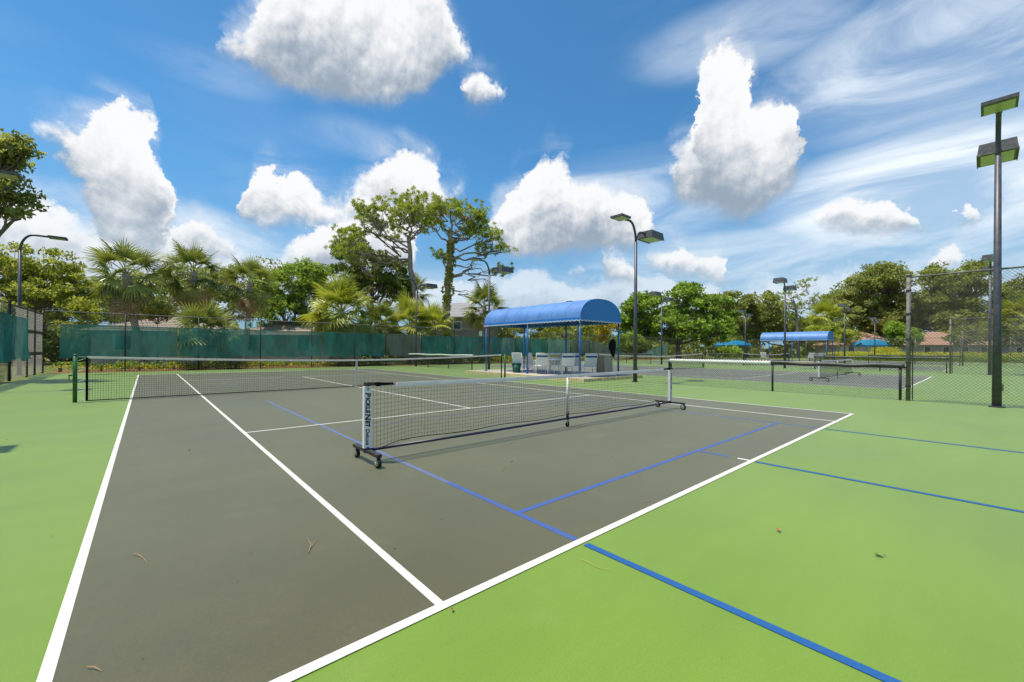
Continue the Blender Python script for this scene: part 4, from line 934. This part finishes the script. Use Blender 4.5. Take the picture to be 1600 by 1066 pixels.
hedge('low planting strip at the foot of the back fence, left part', [(-3, 29.0), (3, 29.1), (9, 29.0), (14, 29.1)], .5, .35, L_GOLD, 500, .14)
hedge('low green planting mixed along the foot of the back fence', [(-3, 29.5), (3, 29.6), (9, 29.5), (14, 29.6)], .5, .45, L_GREEN, 2600, .14)
hedge('low planting strip behind the fence and shelter', [(17, 29.4), (26, 29.4), (36, 29.4), (44, 29.4)], .5, .55, L_YEL, 3500, .18)
# thicket behind the back fence and far wood closing the horizon
m_n = 46000; x_ = NR.uniform(-45, 110, m_n); hh_ = 3.4 + 1.0 * np.sin(x_ * .55) + .8 * np.sin(x_ * 1.7 + 1)
th_ = leaf_obj('thicket', np.stack([x_, NR.uniform(50, 56, m_n) + .06 * x_, hh_ * NR.random(m_n) ** .8 - .03], 1), NR.normal(size=(m_n, 3)), .55, NR.normal(.4, .25, m_n), L_DARK, None, .65); th_['kind'] = 'stuff'; th_['label'] = 'dark thicket closing the view behind the back fence trees'
m_n = 60000; PPs = []
A_ = NR.uniform(-1.15, 2.6, m_n); D_ = NR.uniform(112, 150, m_n); hgt = 7 + 3.2 * np.sin(A_ * 23) + 2.4 * np.sin(A_ * 61 + 1) + 1.2 * np.sin(A_ * 151)
PPs = np.stack([np.sin(A_) * D_, np.cos(A_) * D_, hgt * NR.random(m_n) ** .9 - .03], 1)
fw_ = leaf_obj('far_wood', PPs, NR.normal(size=(m_n, 3)), 1.25, NR.normal(.45, .25, m_n), L_OAK, None, .7); fw_['kind'] = 'stuff'; fw_['label'] = 'far wood closing the horizon behind the courts'

# ------------------------------------------------------------------ houses
ROOF_G = mat('grey_shingles', (.36, .31, .26), .9, vary=.15, scale=9, bump=.4, bscale=22, spec=.1)
ROOF_S = mat('salmon_tiles', (.36, .205, .145), .85, vary=.25, scale=7, bump=.5, bscale=16, spec=.1, tint=(.42, .27, .20))
WALL_C = mat('cream_stucco', (.55, .50, .43), .9, vary=.08, scale=4); WALL_G = mat('grey_stucco', (.34, .34, .36), .9, vary=.1, scale=3)
GLASSM = mat('dark_window_glass', (.02, .025, .03), .08, vary=.1, spec=.8)
def house(label, c, rz, w, d, wall, rise, rmat, wmat, storeys=1, over=.5):
    t = thing('house', label, 'house', c, rz, 'houses beyond the courts')
    MB().box(-w/2, w/2, -d/2, d/2, -.1, wall).build('wall', wmat, t)
    r_ = MB(); W2, D2 = w/2 + over, d/2 + over; rg = max(.2, (w - d) / 2) if w > d else .2
    r_.add([(-W2,-D2,wall),(W2,-D2,wall),(W2,D2,wall),(-W2,D2,wall),(-rg,0,wall+rise),(rg,0,wall+rise),(-W2,-D2,wall-.15),(W2,-D2,wall-.15),(W2,D2,wall-.15),(-W2,D2,wall-.15)],
           [(0,1,5,4),(2,3,4,5),(1,2,5),(3,0,4),(6,7,1,0),(7,8,2,1),(8,9,3,2),(9,6,0,3),(9,8,7,6)])
    rf = r_.build('roof', rmat, t)
    # courses of roofing laid over the front and side slopes
    for k in range(1, 9):
        f = k / 9; a = Vector((-W2, -D2, wall)).lerp(Vector((-rg, 0, wall+rise)), f); b = Vector((W2, -D2, wall)).lerp(Vector((rg, 0, wall+rise)), f)
        MB().tube([a + Vector((0,0,.015)), b + Vector((0,0,.015))], .035, 4).build('roof_course', rmat, rf)
    for s_ in range(storeys):
        z = 1.0 + s_ * 2.8
        for x in [-w/2 + w * (i + .5) / max(2, int(w / 3)) for i in range(max(2, int(w / 3)))]:
            wn = MB().box(x - .55, x + .55, -d/2 - .05, -d/2 - .003, z, z + 1.2).build('window', WHITEP, t); MB().box(x - .47, x + .47, -d/2 - .06, -d/2 - .052, z + .08, z + 1.12).build('pane', GLASSM, wn)
    return t
house('low house with a tan hipped roof behind the leaning palm', ground(275, 33), -.45, 7.5, 6, 2.45, 1.25, ROOF_G, WALL_C)
house('low house with a grey hipped roof behind the number sign', ground(468, 37), -.75, 8.5, 6.5, 2.35, 1.35, ROOF_G, WALL_C)
house('two storey pale house half hidden behind the vine wrapped pine', ground(722, 60), -.75, 11, 9, 5.6, 2.4, mat('pale_grey_roof', (.30, .30, .31), .8, vary=.08), mat('taupe_stucco', (.24, .22, .19), .9, vary=.1, scale=4), 2)
house('house with a salmon tiled roof behind the right turquoise canopy', ground(1340, 84), -.9, 11, 9, 2.6, 2.6, ROOF_S, WALL_C)
house('house with a salmon tiled roof seen through the nearest tall fence', ground(1455, 76), -.8, 12, 9, 2.5, 2.4, ROOF_S, WALL_G)
house('rightmost house with a salmon tiled roof beyond the floodlight poles', ground(1585, 74), -.7, 13, 9, 2.7, 2.7, ROOF_S, WALL_G)
gw = thing('garden_wall', 'pale stucco wall glimpsed behind the left side fence', 'wall', (-9.5, 20, 0))
MB().box(-.1, .1, -26, 16, -.1, 2.75).build('wall', mat('lavender_stucco', (.46, .42, .41), .9, vary=.1, scale=2), gw); MB().box(-.15, .15, -26.05, 16.05, 2.752, 2.83).build('coping', CONC, gw)

# ------------------------------------------------------------------ litter on the court
TWIG = mat('dry_twig', (.36, .22, .12), .8, vary=.2); STRAW = mat('yellow_pine_needle', (.42, .36, .07), .7, vary=.2); DRY = mat('dry_orange_leaf', (.40, .14, .06), .7, vary=.3); FRESH = mat('fallen_green_leaf', (.14, .26, .04), .6, vary=.3)
def gpx(u, v, z=.009):
    d = ray(u, v); return CAM + d * ((z - CAM.z) / d.z)
def twig(label, pts, mt, r, forks=()):
    P = [gpx(u, v) for u, v in pts]; b = P[0]; m_ = MB(); m_.tube([p - b + UP * (r + .004 * math.sin(i * 2.)) for i, p in enumerate(P)], [r] * (len(P) - 1) + [r * .4], 6)
    for f in forks: Q = [gpx(u, v) for u, v in f]; m_.tube([p - b + UP * r * 1.5 for p in Q], [r * .8] * (len(Q) - 1) + [r * .3], 5)
    o = m_.build('fallen_twig', mt); o.location = b; tag(o, label, 'twig', 'fallen twigs on the court')
twig('curled brown twig lying on the grey court at left', [(207,866),(216,868),(224,872),(230,881)], TWIG, .002)
twig('forked brown twig on the grey court beside the long white line', [(482,864),(486,852),(479,839)], TWIG, .002, [[(484,858),(490,849),(496,842)]])
twig('short pale brown twig near the bottom left of the court', [(136,1043),(147,1044),(159,1048)], TWIG, .002)
twig('long yellow pine needle on the green beside the blue line', [(907,873),(925,882),(940,888),(956,890)], STRAW, .0014)
twig('tiny forked pine needle on the grey court right of the portable net', [(784,736),(790,728),(795,734)], STRAW, .0018)
twig('faint brown twig on the grey court near the white baseline', [(1002,785),(1012,783),(1020,784)], TWIG, .0018)
lt = NR.random((900, 1)); LP = np.concatenate([np.stack([NR.uniform(-3.2, 14.6, 420), NR.uniform(.2, 27, 420), np.full(420, .009)], 1), np.stack([NR.uniform(14.3, 14.95, 260), NR.uniform(-8, 8, 260), np.full(260, .009)], 1), np.stack([NR.uniform(-3.2, 20, 220), NR.uniform(26.2, 27.2, 220), np.full(220, .009)], 1)])
LD = NR.normal(size=(900, 3)); LD[:, 2] *= .08
lo = leaf_obj('leaf_litter', LP, LD, .022, NR.random(900), leaf_mat('dry_leaf_litter', (.16, .09, .04), (.40, .30, .12), .1, .8), None, .35); lo['kind'] = 'stuff'; lo['label'] = 'tiny dry leaf bits and needles scattered over the courts'
def leaf(label, u, v, mt, s, rz):
    m_ = MB(); pr = [(0,0),(.25,.28),(.55,.30),(.85,.14),(1,0)]
    vs = [(x * s, y * s, .012 + .25 * s * y) for x, y in pr] + [(x * s, -y * s, .012 + .3 * s * y) for x, y in pr[1:-1]] + [(.55 * s, 0, .004)]
    m_.add(vs, [(8,0,1),(8,1,2),(8,2,3),(8,3,4),(8,4,7),(8,7,6),(8,6,5),(8,5,0)]); m_.tube([(0,0,.012), (-.3*s,0,.010)], .002, 4)
    o = m_.build('fallen_leaf', mt); o.location = gpx(u, v, .002); o.rotation_euler = (0,0,rz); tag(o, label, 'leaf', 'fallen leaves on the court')
leaf('dry orange leaf on the green right of the blue line', 1217, 832, DRY, .045, .4); leaf('small fallen green leaf on the green at lower right', 1380, 870, FRESH, .05, 2.2)
leaf('small brown leaf just below the corner of the white lines', 707, 957, DRY, .02, 1.); leaf('tiny dark leaf on the grey court at upper left', 294, 705, TWIG, .03, .3)
